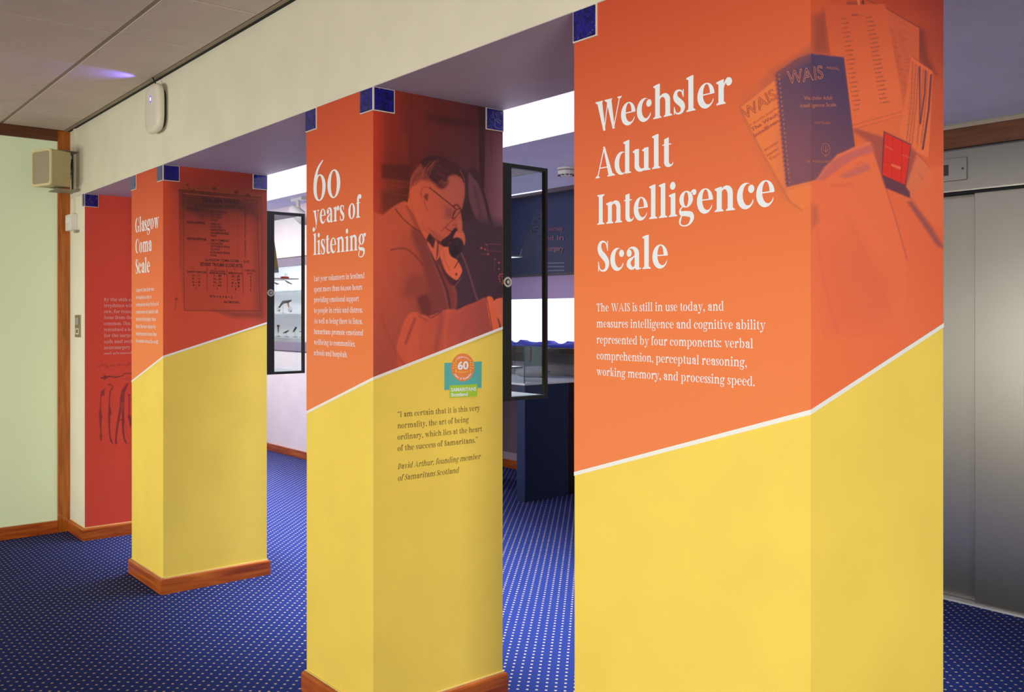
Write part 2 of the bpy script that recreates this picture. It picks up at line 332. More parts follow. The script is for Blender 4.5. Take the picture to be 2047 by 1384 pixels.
        if ch == 'r':
            rib([(x+st*.8, .30), (x+st+.03, .44), (x+st+.09, .51), (x+st+.15, .50)], [th, th*1.3, th*1.6, th*1.3]); ball(x+st+.125, X-.075, br)
            return Q, x+st+.125+br+S*.5
        for k in range(2 if ch == 'm' else 1):
            xi = x+st; x2 = xi+cn
            l = xi-st*.35; rx = (x2+st-l)/2
            arc(l+rx, .36, rx, X+oh-.36, th*1.1, st, th*2.8, 0, 0, 165, 18)
            R(x2, 0, x2+st, .365); foot(x2, st, l=e*.8); x = x2
        return Q, x+st+e+S*.6
    if ch in 'il':
        x = S+e; top = X if ch == 'i' else AS
        R(x, 0, x+sw, top-.03); flag(x, sw, top); foot(x, sw)
        if ch == 'i': ball(x+sw/2-.008, .675, .038+sw*.32)
        return Q, x+sw+e+S*.6
    if ch == 'j':
        x = S+e; R(x, -.08, x+sw, X-.03); flag(x, sw, X); ball(x+sw/2-.008, .675, .038+sw*.32)
        rib([(x+sw*.75, -.06), (x+sw*.5, -.19), (x-.06, -.225)], [sw*.5, th*1.5, th]); ball(x-.055, -.165, br*.8); return Q, x+sw+S
    if ch in 'dbpq':
        rx = (cn*1.0+2*bw)/2; y = X/2
        if ch in 'dq':
            cx = S+rx; xs = cx+rx-bw*.75
            arc(cx, y, rx, y+oh, bw, th, th, th*1.5, 38, 322, 30)
            if ch == 'd': R(xs, 0, xs+sw, AS-.03); flag(xs, sw, AS); P((xs, .03), (xs, 0), (xs+sw+e, 0), (xs+sw+e, th*.8), (xs+sw, th+.02))
            else: R(xs, DS, xs+sw, X); foot(xs, sw, DS)
            return Q, xs+sw+e+S*.6
        xs = S+(e if ch == 'p' else e*.9); cx = xs+sw*.75+rx-bw*.45
        if ch == 'b': R(xs, .01, xs+sw, AS-.03); flag(xs, sw, AS)
        else: R(xs, DS, xs+sw, X-.03); flag(xs, sw, X); foot(xs, sw, DS)
        arc(cx, y, rx, y+oh, th, bw, th*1.5, th, -150, 150, 32); return Q, cx+rx+S
    if ch == 'a':
        xs = S+cn*.95+bw*.9; 
        R(xs, .07, xs+sw, .37)
        rx = (xs+sw-S-.02)/2; arc(S+.02+rx, .36, rx, X+oh-.36, th, sw, th*1.6, 0, 0, 160, 16)
        ball(S+.03+br, X-.135, br)
        rib([(xs+.01, .315), (xs-cn*.35, .275), (xs-cn*.72-bw*.35, .2), (xs-cn*.75-bw*.42, .11), (xs-cn*.5-bw*.1, .035), (xs-cn*.1, .045), (xs+.012, .10)], [th, th*1.6, sw*.75, sw*1.02, sw*.6, th*1.8, th])
        P((xs, .10), (xs+sw, .10), (xs+sw*1.03, .03), (xs+sw+e, .035), (xs+sw+e, .012), (xs+sw*.72, -.012), (xs+sw*.3, -.006), (xs+.004, .04))
        return Q, xs+sw+e+S*.3
    if ch == 'g':
        rx = (cn*.85+2*bw*.88)/2; cx = S+rx+.01
        arc(cx, .345, rx, X+oh-.345, bw*.88, bw*.88, th, th, 0, 360, 32)
        rib([(cx+rx*.62, .46), (cx+rx*.95, .515), (cx+rx*1.15, .52)], [th, th*1.3, th]); ball(cx+rx*1.2, .475, br*.75)
        rib([(cx-rx*.5, .195), (cx-rx*.86, .13), (cx-rx*.72, .055), (cx, .035), (cx+rx*.72, .0), (cx+rx*.86, -.09), (cx+rx*.45, -.195), (cx-rx*.2, -.228), (cx-rx*.82, -.19), (cx-rx*.88, -.10), (cx-rx*.55, .03)],
            [th, th*1.6, sw*.75, sw*.85, sw*.95, sw*.75, th*1.8, th, th*1.3, sw*.42, th], 3)
        return Q, cx+rx+.05+S
    if ch in 'sS':
        k = 1 if ch == 's' else CP/X; kx = (cn*.72+sw*1.35)/.33*(1 if ch == 's' else 1.22)
        w = [th, th*1.2, th*1.5, sw*.6, sw*.88, sw*1.0, sw*1.05, sw*1.0, sw*.88, sw*.55, th*1.5, th*1.2, th]
        p = [(.305, .385), (.27, .475), (.18, .508), (.10, .48), (.072, .40), (.11, .325), (.19, .26), (.275, .19), (.305, .115), (.27, .035), (.18, .006), (.085, .035), (.045, .135)]
        rib([(S+kx*(a-.03), b*k) for a, b in p], [v*(1 if ch == 's' else 1.08) for v in w], 3)
        R(S+kx*.28-th*.3, .345*k, S+kx*.28+th*.7, (.515)*k); R(S+kx*.012-th*.5, 0, S+kx*.012+th*.5, .165*k)
        return Q, kx*.31+2*S
    if ch == 't':
        x = S+e; R(x, .08, x+sw, .60); P((x, .58), (x+sw, .58), (x+sw, .645), (x, .615)); R(x-e*.9, X-.036, x+sw+e*1.2, X-.036+th)
        arc(x+sw*.5+.07, .1, sw*.5+.07, .1+oh, sw, th*.6, 0, sw*.42, 180, 340, 14); return Q, x+sw+.10
    if ch == 'f':
        x = S+e*.8; R(x, 0, x+sw, .62); foot(x, sw, r=e*1.3); R(x-e*.9, X-.036, x+sw+e*1.5, X-.036+th)
        arc(x+sw*.5+.085, .60, sw*.5+.085, .175, sw, th, th*1.5, 0, 55, 180, 14); ball(x+sw+.075, .69, br*.95); return Q, x+sw+.115
    if ch in 'vwyVWA':
        cap = ch in 'VWA'; H = CP if cap else X; d = (cn*.56+sw*.35)*(1.34 if cap else 1)
        x = S+e*.9
        if ch == 'A':
            d *= 1.12; m = x+d; P((x, 0), (x+th*1.2, 0), (m+sw*.3, H*.93), (m+sw*.14, H)); P((m, H+oh), (m+sw*.42, H+oh), (m+d+sw*1.0, 0), (m+d-sw*.08, 0))
            R(x+d*.34, .215, m+d*.66, .215+th); foot(x, th*1.2, 0, e, e*1.1); foot(m+d, sw, 0, e, e); return Q, m+d+sw+e+S*.4
        n = 2 if ch in 'wW' else 1
        for k in range(n):
            lo = -.012
            P((x, H), (x+sw*1.2, H), (x+d+sw*.72, lo), (x+d+sw*.22, lo))
            xr = x+2*d*(.80 if (n == 2 and k == 0) else 1)
            P((x+d+sw*.3, lo), (x+d+sw*.3+th*1.2, lo), (xr+sw*.45+th*1.2, H), (xr+sw*.45, H))
            if ch == 'y': rib([(x+d+sw*.46, .0), (x+d+sw*.0, -.14), (x+d-sw*.6-.03, -.215)], [th*1.3, th*1.3, th]); ball(x+d-sw*.7-.045, -.165, br)
            head(x, sw*1.2, H, e*.9, e*.5)
            if k == n-1: head(xr+sw*.45, th*1.2, H, e*1.1, e*.8)
            x = xr+sw*.1
        return Q, xr+sw*.45+th+e*.8+S*.3
    if ch == 'k':
        x = S+e; R(x, 0, x+sw, AS-.03); flag(x, sw, AS); foot(x, sw, r=e*.7)
        x2 = x+sw; dia(x2-.01, .2, x2+cn*.85, X-.01, th*1.2); dia(x2+cn*.2, .31, x2+cn*.72, 0, sw); head(x2+cn*.85, th, X, e, e); foot(x2+cn*.72, sw, 0, e*.6, e); return Q, x2+cn*.72+sw+e+S*.3
    if ch == 'x':
        x = S+e; d = cn*.9; dia(x, X, x+d, 0, sw); dia(x, 0, x+d+sw*.5, X, th*1.2); head(x, sw, X); foot(x+d, sw); foot(x, th); head(x+d+sw*.5, th, X); return Q, x+d+sw+e+S
    if ch == 'z': R(S, 0, S+.34, th); R(S, X-th, S+.34, X); dia(S, th, S+.34-sw*1.2, X-th, sw*1.2); return Q, .34+2*S
    if ch in 'ILTDBEFPRHNM':
        x = S+e; H = CP
        if ch == 'T':
            w = cn*1.0+sw; R(x+w/2-sw*.0, 0, x+w/2+sw, H); foot(x+w/2, sw); R(x-e*.6, H-th, x+w+sw+e*.6, H)
            for s, xx in ((1, x-e*.6), (-1, x+w+sw+e*.6)): P((xx, H), (xx, H-.17), (xx+s*th*.8, H-.17), (xx+s*(th+.05), H-th))
            return Q, x+w+sw+e*.6+S
        R(x, 0, x+sw, H); foot(x, sw); head(x, sw, H)
        if ch == 'I': return Q, x+sw+e+S
        if ch in 'LE':
            w = cn*1.0+sw; R(x, 0, x+sw+w*.75, th); xx = x+sw+w*.75; P((xx, 0), (xx, .19), (xx-th*.8, .19), (xx-th-.05, th), (xx-.06, 0))
            if ch == 'E': R(x, H-th, xx, H); P((xx, H), (xx, H-.16), (xx-th*.8, H-.16), (xx-th-.05, H-th)); R(x+sw, H*.5, xx-.06, H*.5+th)
            return Q, xx+S
        if ch in 'D':
            rx = cn*1.3+bw; arc(x+sw*.5, H/2, rx, H/2, th, bw, th, th, -90, 90, 14); return Q, x+sw*.5+rx+S
        if ch in 'BPR':
            rx = cn*.9+bw; arc(x+sw*.5, H*.745, rx*.92, H*.255, th, bw*.95, th, th, -90, 90, 12)
            if ch == 'B': arc(x+sw*.5, H*.26, rx, H*.26, th, bw, th, th, -90, 90, 12)
            if ch == 'R': dia(x+sw+cn*.3, H*.49, x+sw+cn*.8, 0, sw); foot(x+sw+cn*.8, sw)
            return Q, x+sw*.5+rx+S+(.05 if ch == 'R' else 0)
        return Q, x+sw+e+S
    if ch == '6':
        rx = (cn*1.12+2*bw)/2; cx = S+rx; arc(cx, .245, rx, .257, bw, bw, th, th, 0, 360, 36)
        rib([(cx-rx+bw*.5, .25), (cx-rx+bw*.62, .43), (cx-rx*.25, .62), (cx+rx*.55, .755)], [bw, bw*.92, bw*.55, th]); return Q, 2*rx+2*S
    if ch == '9':
        rx = (cn*1.12+2*bw)/2; cx = S+rx; arc(cx, .265, rx, .257, bw, bw, th, th, 0, 360, 36)
        rib([(cx+rx-bw*.5, .26), (cx+rx-bw*.62, .08), (cx+rx*.25, -.11), (cx-rx*.55, -.235)], [bw, bw*.92, bw*.55, th]); return Q, 2*rx+2*S
    if ch == '1': x = S+e; R(x, 0, x+sw, X); flag(x, sw, X); foot(x, sw); return Q, x+sw+e+S
    if ch == '2':
        w = cn+sw*1.6; arc(S+w/2, .38, w/2, .146, th, bw, th*1.5, 0, -10, 165, 10); ball(S+br, .40, br*.8)
        rib([(S+w-bw*.5, .37), (S+w*.6, .19), (S+.02, .02)], [bw, th*2.5, th]); R(S, 0, S+w, sw*.62); return Q, w+2*S
    if ch == '8':
        rx = (cn*1.1+2*bw)/2; cx = S+rx; arc(cx, .2, rx, .212, bw, bw, th, th, 0, 360, 20); arc(cx, .57, rx*.86, .16, bw*.9, bw*.9, th, th, 0, 360, 20); return Q, 2*rx+2*S
    R(S, 0, S+.2, X); return Q, .26
def serif_line(text, x0, x1, z, em, sw, th, cn, slant=0.0):
    """polygons of one line, fitted between x0 and x1 on the wall, baseline at z"""
    out = []; pen = 0
    for i, ch in enumerate(text):
        q, adv = serif_glyph(ch, sw, th, cn)
        if text[max(i-1, 0):i+1] in ('We', 'Ad', 'ry', 'vo', 'To', 'Te', 'Wo'): pen -= .055
        out += [[(pen+a+b*slant*.0, b) for a, b in p] for p in q]; pen += adv
    xs = [a for p in out for a, b in p]; lo, hi = min(xs), max(xs)
    k = (x1-x0)/((hi-lo)*em)
    return [[(x0+(a-lo)*em*k+b*slant*em, z+b*em) for a, b in p] for p in out], k

# ------------------------------------------------------------------ lift
lift = thing('lift_doors', 'brushed steel lift entrance with two sliding leaves behind the large orange and yellow pillar', 'lift', (-1.9, 2.87, 0))
hd = MB().box(-2.6, 0, 2.86, 2.95, 1.955, 2.168).build('header', STEEL, lift, bevel=.012, seg=3)
MB().box(-2.6, -1.90, 2.925, 2.945, .012, 1.955).build('door_leaf', STEEL, lift)
MB().box(-1.905, -.95, 2.885, 2.915, .006, 1.955).build('door_leaf', STEEL, lift, bevel=.002, seg=1)
MB().box(-.948, 0, 2.885, 2.915, .006, 1.955).build('door_leaf', STEEL, lift, bevel=.002, seg=1)
MB().box(-2.6, 0, 2.865, 2.96, .0, .008).build('sill', mat('sill_alloy', (.75, .76, .8), .3, .6), lift)
MB().box(-2.6, 0, 2.86, 2.96, 1.948, 1.956).build('header_gap', BLACK, lift)
ind = MB().box(-2.165, -1.927, 2.852, 2.86, 2.012, 2.121).build('indicator_plate', STEEL, hd, bevel=.002); 
MB().box(-2.10, -2.012, 2.850, 2.853, 2.040, 2.092).build('display_window', DARKPL, lift, bevel=.002)
MB().tube([(-1.945, 2.848, 2.066), (-1.945, 2.853, 2.066)], .005, 8).build('screw', DARKPL, lift)

# ------------------------------------------------------------------ lettering helpers
def letters(name, lines, m, parent, plane, off=.0012, label=None):
    """lines: (text, a0, a1, z, em, stem, hair, counter, slant); plane ('Y',0) reads along +X, ('X',v) along +Y"""
    v = []; f = []; n = 0
    for ln in lines:
        P, _ = serif_line(*ln[:9])
        for p in P:
            n += 1; o = off+(n % 40)*.8e-5; b = len(v)
            ar = sum(p[i][0]*p[(i+1) % len(p)][1]-p[(i+1) % len(p)][0]*p[i][1] for i in range(len(p)))
            if ar < 0: p = p[::-1]
            v += [(a, plane[1]-o, z) if plane[0] == 'Y' else (plane[1]+o, a, z) for a, z in p]; f.append(tuple(range(b, b+len(p))))
    me = bpy.data.meshes.new(name); me.from_pydata(v, [], f); me.materials.append(m); o = bpy.data.objects.new(name, me); COL.objects.link(o)
    o.parent = parent; o.matrix_parent_inverse = Matrix.Translation(-parent.location)
    if label: o['label'] = label
    return o
BOLD = (.135, .026, .15); REG = (.088, .030, .165)
_tc = {}
def sans(text, offset=0.0):
    """triangles of a sans text at unit size, from the built-in font"""
    key = (text, offset)
    if key in _tc: return _tc[key]
    c = bpy.data.curves.new('t', 'FONT'); c.body = text; c.size = 1; c.offset = offset; c.resolution_u = 3
    o = bpy.data.objects.new('t', c); COL.objects.link(o); dg = bpy.context.evaluated_depsgraph_get(); dg.update()
    me = o.evaluated_get(dg).to_mesh(); V = [tuple(q.co[:2]) for q in me.vertices]; F = [tuple(p.vertices) for p in me.polygons]
    bpy.data.objects.remove(o); bpy.data.curves.remove(c); _tc[key] = (V, F); return V, F
def outline_of(V, F, w):
    """thin ribbons along the border edges of a text"""
    cnt = {}
    for f in F:
        for i in range(len(f)):
            a, b = f[i], f[(i+1) % len(f)]; k = (min(a, b), max(a, b)); cnt[k] = cnt.get(k, 0)+1
    v = []; g = []
    for (a, b), c in cnt.items():
        if c != 1: continue
        (x0, y0), (x1, y1) = V[a], V[b]; d = math.hypot(x1-x0, y1-y0) or 1; nx, ny = -(y1-y0)/d*w, (x1-x0)/d*w
        n = len(v); v += [(x0+nx, y0+ny), (x1+nx, y1+ny), (x1-nx, y1-ny), (x0-nx, y0-ny)]; g.append((n, n+1, n+2, n+3))
    return v, g
def sans_on(name, items, m, parent, planes, off=.0016, label=None):
    """items: (text, (x0,y0), (x1,y1), cap px height[, up vector, offset, outline width]); drawn on the wall where the photograph shows it"""
    v = []; f = []; n = 0
    for it in items:
        text, A, B, hpx = it[:4]; up = it[4] if len(it) > 4 and it[4] else (0, -1); bo = it[5] if len(it) > 5 else 0; ol = it[6] if len(it) > 6 else 0
        V, F = sans(text, bo)
        if not V: continue
        x0 = min(q[0] for q in V); x1 = max(q[0] for q in V)
        if ol: V, F = outline_of(V, F, ol)
        for fc in F:
            n += 1; pts = []
            for i in fc:
                t = (V[i][0]-x0)/(x1-x0); s = V[i][1]/.70*hpx
                pts.append((A[0]+(B[0]-A[0])*t+up[0]*s, A[1]+(B[1]-A[1])*t+up[1]*s))
            cx = sum(p[0] for p in pts)/len(pts); pl = planes[0] if (len(planes) == 1 or cx < planes[2]) else planes[1]
            b = len(v)
            for p in pts:
                w = at(pl[0], pl[1], *p); o = off+(n % 20)*1e-5
                v.append((w.x, w.y-o, w.z) if pl[0] == 'Y' else (w.x+o, w.y, w.z))
            f.append(tuple(range(b, b+len(pts))))
    me = bpy.data.meshes.new(name); me.from_pydata(v, [], f); me.materials.append(m); o = bpy.data.objects.new(name, me); COL.objects.link(o)
    o.parent = parent; o.matrix_parent_inverse = Matrix.Translation(-parent.location)
    if label: o['label'] = label
    return o
def shape_on(name, polys, m, parent, plane, off=.0012):
    v = []; f = []
    for k, p in enumerate(polys):
        b = len(v)
        for q in p:
            w = at(plane[0], plane[1], *q); o = off+k*1e-5
            v.append((w.x, w.y-o, w.z) if plane[0] == 'Y' else (w.x+o, w.y, w.z))
        f.append(tuple(range(b, b+len(p))))
    me = bpy.data.meshes.new(name); me.from_pydata(v, [], f); me.materials.append(m); o = bpy.data.objects.new(name, me); COL.objects.link(o)
    o.parent = parent; o.matrix_parent_inverse = Matrix.Translation(-parent.location); return o

# ------------------------------------------------------------------ printed pictures: colour laid on a fine grid of the wall covering
class Sheet:
    def __init__(s, plane, a0, a1, zlo, zhi, step, frame):
        """frame=(ox,oy,scale): drawing coordinates; zlo may be a function of a"""
        s.plane = plane; na = int((a1-a0)/step)+2; zl = zlo if callable(zlo) else (lambda a: a*0+zlo)
        A = np.linspace(a0, a1, na); Z0 = zl(A); nz = int((zhi-Z0.min())/step)+2; T = np.linspace(0, 1, nz)
        s.A = np.repeat(A[:, None], nz, 1); s.Z = Z0[:, None]+(zhi-Z0[:, None])*T[None, :]; s.na, s.nz = na, nz
        X, Y = (s.A, np.full_like(s.A, plane[1])) if plane[0] == 'Y' else (np.full_like(s.A, plane[1]), s.A)
        dx, dy = X, Y-CY; d = -SN*dx+CS*dy; r = CS*dx+SN*dy
        px = 1023.5+FOC*r/d; py = YH-FOC*(s.Z-CH)/d
        s.x = (px-frame[0])*frame[2]; s.y = (py-frame[1])*frame[2]; s.c = np.zeros((na, nz, 3)); s.rng = np.random.RandomState(3)
    def field(s, xs, ys, rows, k=1.0):
        G = np.array([[hexc(h, k) for h in r.split()] for r in rows]); xs = np.array(xs, float); ys = np.array(ys, float)
        xi = np.clip(np.interp(s.x, xs, np.arange(len(xs))), 0, len(xs)-1.001); yi = np.clip(np.interp(s.y, ys, np.arange(len(ys))), 0, len(ys)-1.001)
        i = xi.astype(int); j = yi.astype(int); u = (xi-i)[..., None]; v = (yi-j)[..., None]; u = u*u*(3-2*u); v = v*v*(3-2*v)
        s.c = (G[j, i]*(1-u)+G[j, i+1]*u)*(1-v)+(G[j+1, i]*(1-u)+G[j+1, i+1]*u)*v
    def _box(s, pts, pad):
        P = np.array(pts, float); x0, y0 = P.min(0)-pad; x1, y1 = P.max(0)+pad
        m = (s.x > x0) & (s.x < x1) & (s.y > y0) & (s.y < y1); return P, m
    def _mix(s, m, a, col, col2=None, ax=None):
        c = np.array(hexc(col))
        if col2 is not None:
            (x0, y0), (x1, y1) = ax; t = np.clip(((s.x[m]-x0)*(x1-x0)+(s.y[m]-y0)*(y1-y0))/((x1-x0)**2+(y1-y0)**2), 0, 1)[:, None]; c = c*(1-t)+np.array(hexc(col2))*t
        s.c[m] = s.c[m]*(1-a[:, None])+c*a[:, None]
    smooth = False
    def _cat(s, pts, closed):
        n = len(pts)
        if not s.smooth or n < (5 if closed else 3): return pts
        o = []
        for i in range(n if closed else n-1):
            g = (lambda k: pts[k % n]) if closed else (lambda k: pts[min(max(k, 0), n-1)])
            p0, p1, p2, p3 = g(i-1), g(i), g(i+1), g(i+2)
            for t in (0, .25, .5, .75): o.append(tuple(.5*(2*p1[j]+(p2[j]-p0[j])*t*.8+(3*p2[j]*0+(-3*p1[j]+3*p2[j])*2-(p2[j]-p0[j])*.8*2-(p3[j]-p1[j])*.8)*t*t+(2*p1[j]*2-4*p2[j]+(p2[j]-p0[j])*.8+(p3[j]-p1[j])*.8)*t**3) for j in (0, 1)))
        if not closed: o.append(pts[-1])
        return o
    def poly(s, pts, col, soft=2, al=1.0, col2=None, ax=None):
        pts = s._cat(pts, True)
        P, m = s._box(pts, soft*2+2)
        if not m.any(): return
        x, y = s.x[m], s.y[m]; ins = np.zeros(len(x), bool); dm = np.full(len(x), 1e9)
        for i in range(len(P)):
            (x0, y0), (x1, y1) = P[i], P[(i+1) % len(P)]
            if y0 != y1:
                c = ((y0 > y) != (y1 > y)) & (x < (x1-x0)*(y-y0)/(y1-y0)+x0); ins ^= c
            t = np.clip(((x-x0)*(x1-x0)+(y-y0)*(y1-y0))/max((x1-x0)**2+(y1-y0)**2, 1e-9), 0, 1)
            dm = np.minimum(dm, np.hypot(x-x0-t*(x1-x0), y-y0-t*(y1-y0)))
        sd = np.where(ins, dm, -dm); a = np.clip(sd/(2*soft)+.5, 0, 1); s._mix(m, a*al, col, col2, ax)
    def line(s, pts, col, w, soft=2, al=1.0):
        pts = s._cat(pts, False)
        P, m = s._box(pts, w+soft*2+2)
        if not m.any(): return
        x, y = s.x[m], s.y[m]; dm = np.full(len(x), 1e9)
        for i in range(len(P)-1):
            (x0, y0), (x1, y1) = P[i], P[i+1]; t = np.clip(((x-x0)*(x1-x0)+(y-y0)*(y1-y0))/max((x1-x0)**2+(y1-y0)**2, 1e-9), 0, 1)
            dm = np.minimum(dm, np.hypot(x-x0-t*(x1-x0), y-y0-t*(y1-y0)))
        s._mix(m, np.clip((w/2-dm)/(2*soft)+.5, 0, 1)*al, col)
    def ell(s, cx, cy, rx, ry, col, soft=2, al=1.0, rot=0, ring=0):
        pts = [(cx+rx*math.cos(t)*math.cos(rot)-ry*math.sin(t)*math.sin(rot), cy+rx*math.cos(t)*math.sin(rot)+ry*math.sin(t)*math.cos(rot)) for t in [2*math.pi*i/22 for i in range(22)]]
        s.line(pts+[pts[0]], col, ring, soft, al) if ring else s.poly(pts, col, soft, al)
    def weave(s, pts, amt, per, soft=20):
        """fine checked weave inside a polygon"""
        P, m = s._box(pts, soft*2)
        old = s.c.copy(); k = 1-amt*(.5+.5*np.sin(s.x*2*math.pi/per))*(.5+.5*np.sin(s.y*2*math.pi/per+s.x*.05))*2
        s.poly(pts, '000000', soft, .0); tmp = s.c.copy(); s.c = np.zeros_like(s.c); s.poly(pts, 'FFFFFF', soft); w = s.c[..., :1]; s.c = old*(1-w)+old*k[..., None]*w
    def grain(s, amt): s.c *= 1+s.rng.uniform(-amt, amt, s.c.shape[:2])[..., None]
    def build(s, name, parent, off=.0010, label=None):
        na, nz = s.na, s.nz; X, Y = (s.A, np.full_like(s.A, s.plane[1]-off)) if s.plane[0] == 'Y' else (np.full_like(s.A, s.plane[1]+off), s.A)
        V = np.stack([X, Y, s.Z], -1).reshape(-1, 3); i = np.arange(na-1)[:, None]*nz+np.arange(nz-1)[None, :]; i = i.reshape(-1)
        F = np.stack([i, i+nz, i+nz+1, i+1], 1).astype(np.int32)
        me = bpy.data.meshes.new(name); me.vertices.add(len(V)); me.vertices.foreach_set('co', V.astype(np.float32).ravel())
        me.loops.add(F.size); me.loops.foreach_set('vertex_index', F.ravel()); me.polygons.add(len(F)); me.polygons.foreach_set('loop_start', np.arange(0, F.size, 4, dtype=np.int32)); me.update(calc_edges=True)
        at_ = me.color_attributes.new('Col', 'FLOAT_COLOR', 'POINT'); C4 = np.ones((len(V), 4), np.float32); C4[:, :3] = np.clip(s.c.reshape(-1, 3), 0, 1); at_.data.foreach_set('color', C4.ravel())
        me.materials.append(PRINT); o = bpy.data.objects.new(name, me); COL.objects.link(o); o.parent = parent; o.matrix_parent_inverse = Matrix.Translation(-parent.location)
        if label: o['label'] = label
        return o

# ------------------------------------------------------------------ pillars
def lerp(a, b, t): return a+(b-a)*t
def pillar(xl, xr, zl, zr, zb, label, body=YELLOW, upper=ORANGE):
    p = thing('pillar', label, 'pillar', ((xl+xr)/2, DEP/2, 0), 'painted pillars of the colonnade')
    MB().box(xl, xr, 0, DEP, 0, H-.002).build('shaft', body, p)
    e = .0008; S = .0095
    if zl:
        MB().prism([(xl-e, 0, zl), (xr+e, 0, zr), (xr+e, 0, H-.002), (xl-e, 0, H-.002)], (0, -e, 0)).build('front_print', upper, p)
        st = MB(); st.prism([(xl-e, -e, zl-S), (xr+e, -e, zr-S), (xr+e, -e, zr), (xl-e, -e, zl)], (0, -.0008, 0)); st.prism([(xr+e, -e-.0008, zr-S), (xr+e, DEP, zb-S), (xr+e, DEP, zb), (xr+e, -e-.0008, zr)], (.0008, 0, 0)); st.build('stripe', WHITE_P, p)
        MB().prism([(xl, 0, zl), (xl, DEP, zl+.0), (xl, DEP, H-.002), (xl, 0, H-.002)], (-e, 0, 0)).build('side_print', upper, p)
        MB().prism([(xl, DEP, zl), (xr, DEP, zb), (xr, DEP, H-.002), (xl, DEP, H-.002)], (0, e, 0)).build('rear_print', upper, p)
    return p
def tiles(p, spots):
    for fc, a, z1 in spots:   # fc: 'F' front plane, or x of a side plane
        g_, w = .0032, .075; q = g_
        if fc == 'F':
            MB().box(a-q, a+w+q, -.004, 0, H-w-.0015-q, H-.002).build('tile_grout', GROUT, p); MB().box(a, a+w, -.0065, -.003, H-w-.0015, H-.004).build('glazed_tile', TILE, p, bevel=.0015, seg=1)
        else:
            MB().box(fc, fc+.004, a-q, a+w+q, H-w-.0015-q, H-.002).build('tile_grout', GROUT, p); MB().box(fc+.003, fc+.0065, a, a+w, H-w-.0015, H-.004).build('glazed_tile', TILE, p, bevel=.0015, seg=1)
def skirting(p, xl, xr, mat_=None, front=True, left=True):
    t, h = .0145, .076
    prof = [(0, 0), (t, 0), (t, h-.010), (t-.003, h-.003), (t-.008, h), (0, h)]
    def cn(a): return [(xl-a, -a), (xr+a, -a), (xr+a, DEP+a), (xl-a, DEP+a)]
    for k in (0, 1, 2, 3):                  # four mitred boards
        if k == 3 and not left: continue
        m_ = MB(); n = len(prof)
        for e in (k, (k+1) % 4): m_.v += [(*cn(a)[e], z) for a, z in prof]
        m_.f = [tuple(range(n)), tuple(reversed(range(n, 2*n)))]+[(q, (q+1) % n, n+(q+1) % n, n+q) for q in range(n)]
        m_.build('skirting_board', WOODH, p)
    # thin pale paint line where the wall covering meets the board
    MB().box(xl-.003, xr+.003, -.003, 0, h-.001, h+.004).box(xr, xr+.003, -.003, DEP+.003, h-.001, h+.004).build('sealant_line', mat('sealant', hexc('EBD78C'), .5) if not mat_ else mat_, p)

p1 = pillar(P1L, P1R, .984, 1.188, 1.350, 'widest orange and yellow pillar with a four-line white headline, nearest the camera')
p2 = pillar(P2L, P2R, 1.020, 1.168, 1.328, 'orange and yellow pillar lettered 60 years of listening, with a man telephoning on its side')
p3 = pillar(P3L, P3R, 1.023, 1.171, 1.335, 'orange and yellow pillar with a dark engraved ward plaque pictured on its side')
p4 = pillar(XG, P4R, None, None, None, 'end pier with a cream front and a red side printed with surgical instruments', body=CREAM_LIT)
tiles(p1, [('F', P1L+.001, 0), ('F', P1R-.075, 0), (P1R, .001, 0)])
tiles(p2, [('F', P2L+.001, 0), ('F', P2R-.075, 0), (P2R, .001, 0), (P2R, DEP-.076, 0)])
tiles(p3, [('F', P3L+.001, 0), ('F', P3R-.075, 0), (P3R, .001, 0), (P3R, DEP-.076, 0)])
tiles(p4, [(P4R, .001, 0), (P4R, DEP-.076, 0)]); MB().box(P4R-.03, P4R+.001, -.0065, 0, H-.0755, H-.004).build('glazed_tile', TILE, p4)
skirting(p1, P1L, P1R); skirting(p2, P2L, P2R); skirting(p3, P3L, P3R); skirting(p4, XG, P4R, left=False)

# headline and body lettering
letters('headline_text', [('Wechsler', -1.541, -1.146, 1.805, .100, .135, .026, .15, 0), ('Adult', -1.541, -1.301, 1.694, .100, .135, .026, .15, 0),
    ('Intelligence', -1.535, -1.045, 1.583, .100, .135, .026, .15, 0), ('Scale', -1.534, -1.317, 1.472, .100, .135, .026, .15, 0)], LETTER, p1, ('Y', 0))
T1 = ['The WAIS is still in use today, and', 'measures intelligence and cognitive ability', 'represented by four components: verbal', 'comprehension, perceptual reasoning,', 'working memory, and processing speed.']
letters('body_text', [(t, -1.537, x, 1.377-.038*i, .0262, *REG, 0) for i, (t, x) in enumerate(zip(T1, (-1.167, -1.066, -1.095, -1.110, -1.091)))], LETTER, p1, ('Y', 0))
letters('headline_text', [('60', -2.966, -2.771, 1.777, .185, .105, .024, .175, 0), ('years of', -2.972, -2.630, 1.693, .100, .125, .026, .15, 0), ('listening', -2.967, -2.601, 1.585, .102, .125, .026, .15, 0)], LETTER, p2, ('Y', 0))
T2 = ['Last year volunteers in Scotland', 'spent more than 60,000 hours', 'providing emotional support', 'to people in crisis and distress.', 'As well as being there to listen,', 'Samaritans promote emotional', 'wellbeing to communities,', 'schools and hospitals.']
letters('body_text', [(t, -2.962, x, 1.491-.0378*i, .0262, *REG, 0) for i, (t, x) in enumerate(zip(T2, (-2.611, -2.626, -2.646, -2.621, -2.623, -2.619, -2.670, -2.722)))], LETTER, p2, ('Y', 0))
letters('headline_text', [('Glasgow', -4.953, -4.591, 1.806, .104, .13, .026, .15, 0), ('Coma', -4.950, -4.696, 1.697, .104, .13, .026, .15, 0), ('Scale', -4.948, -4.722, 1.590, .104, .13, .026, .15, 0)], LETTER, p3, ('Y', 0))
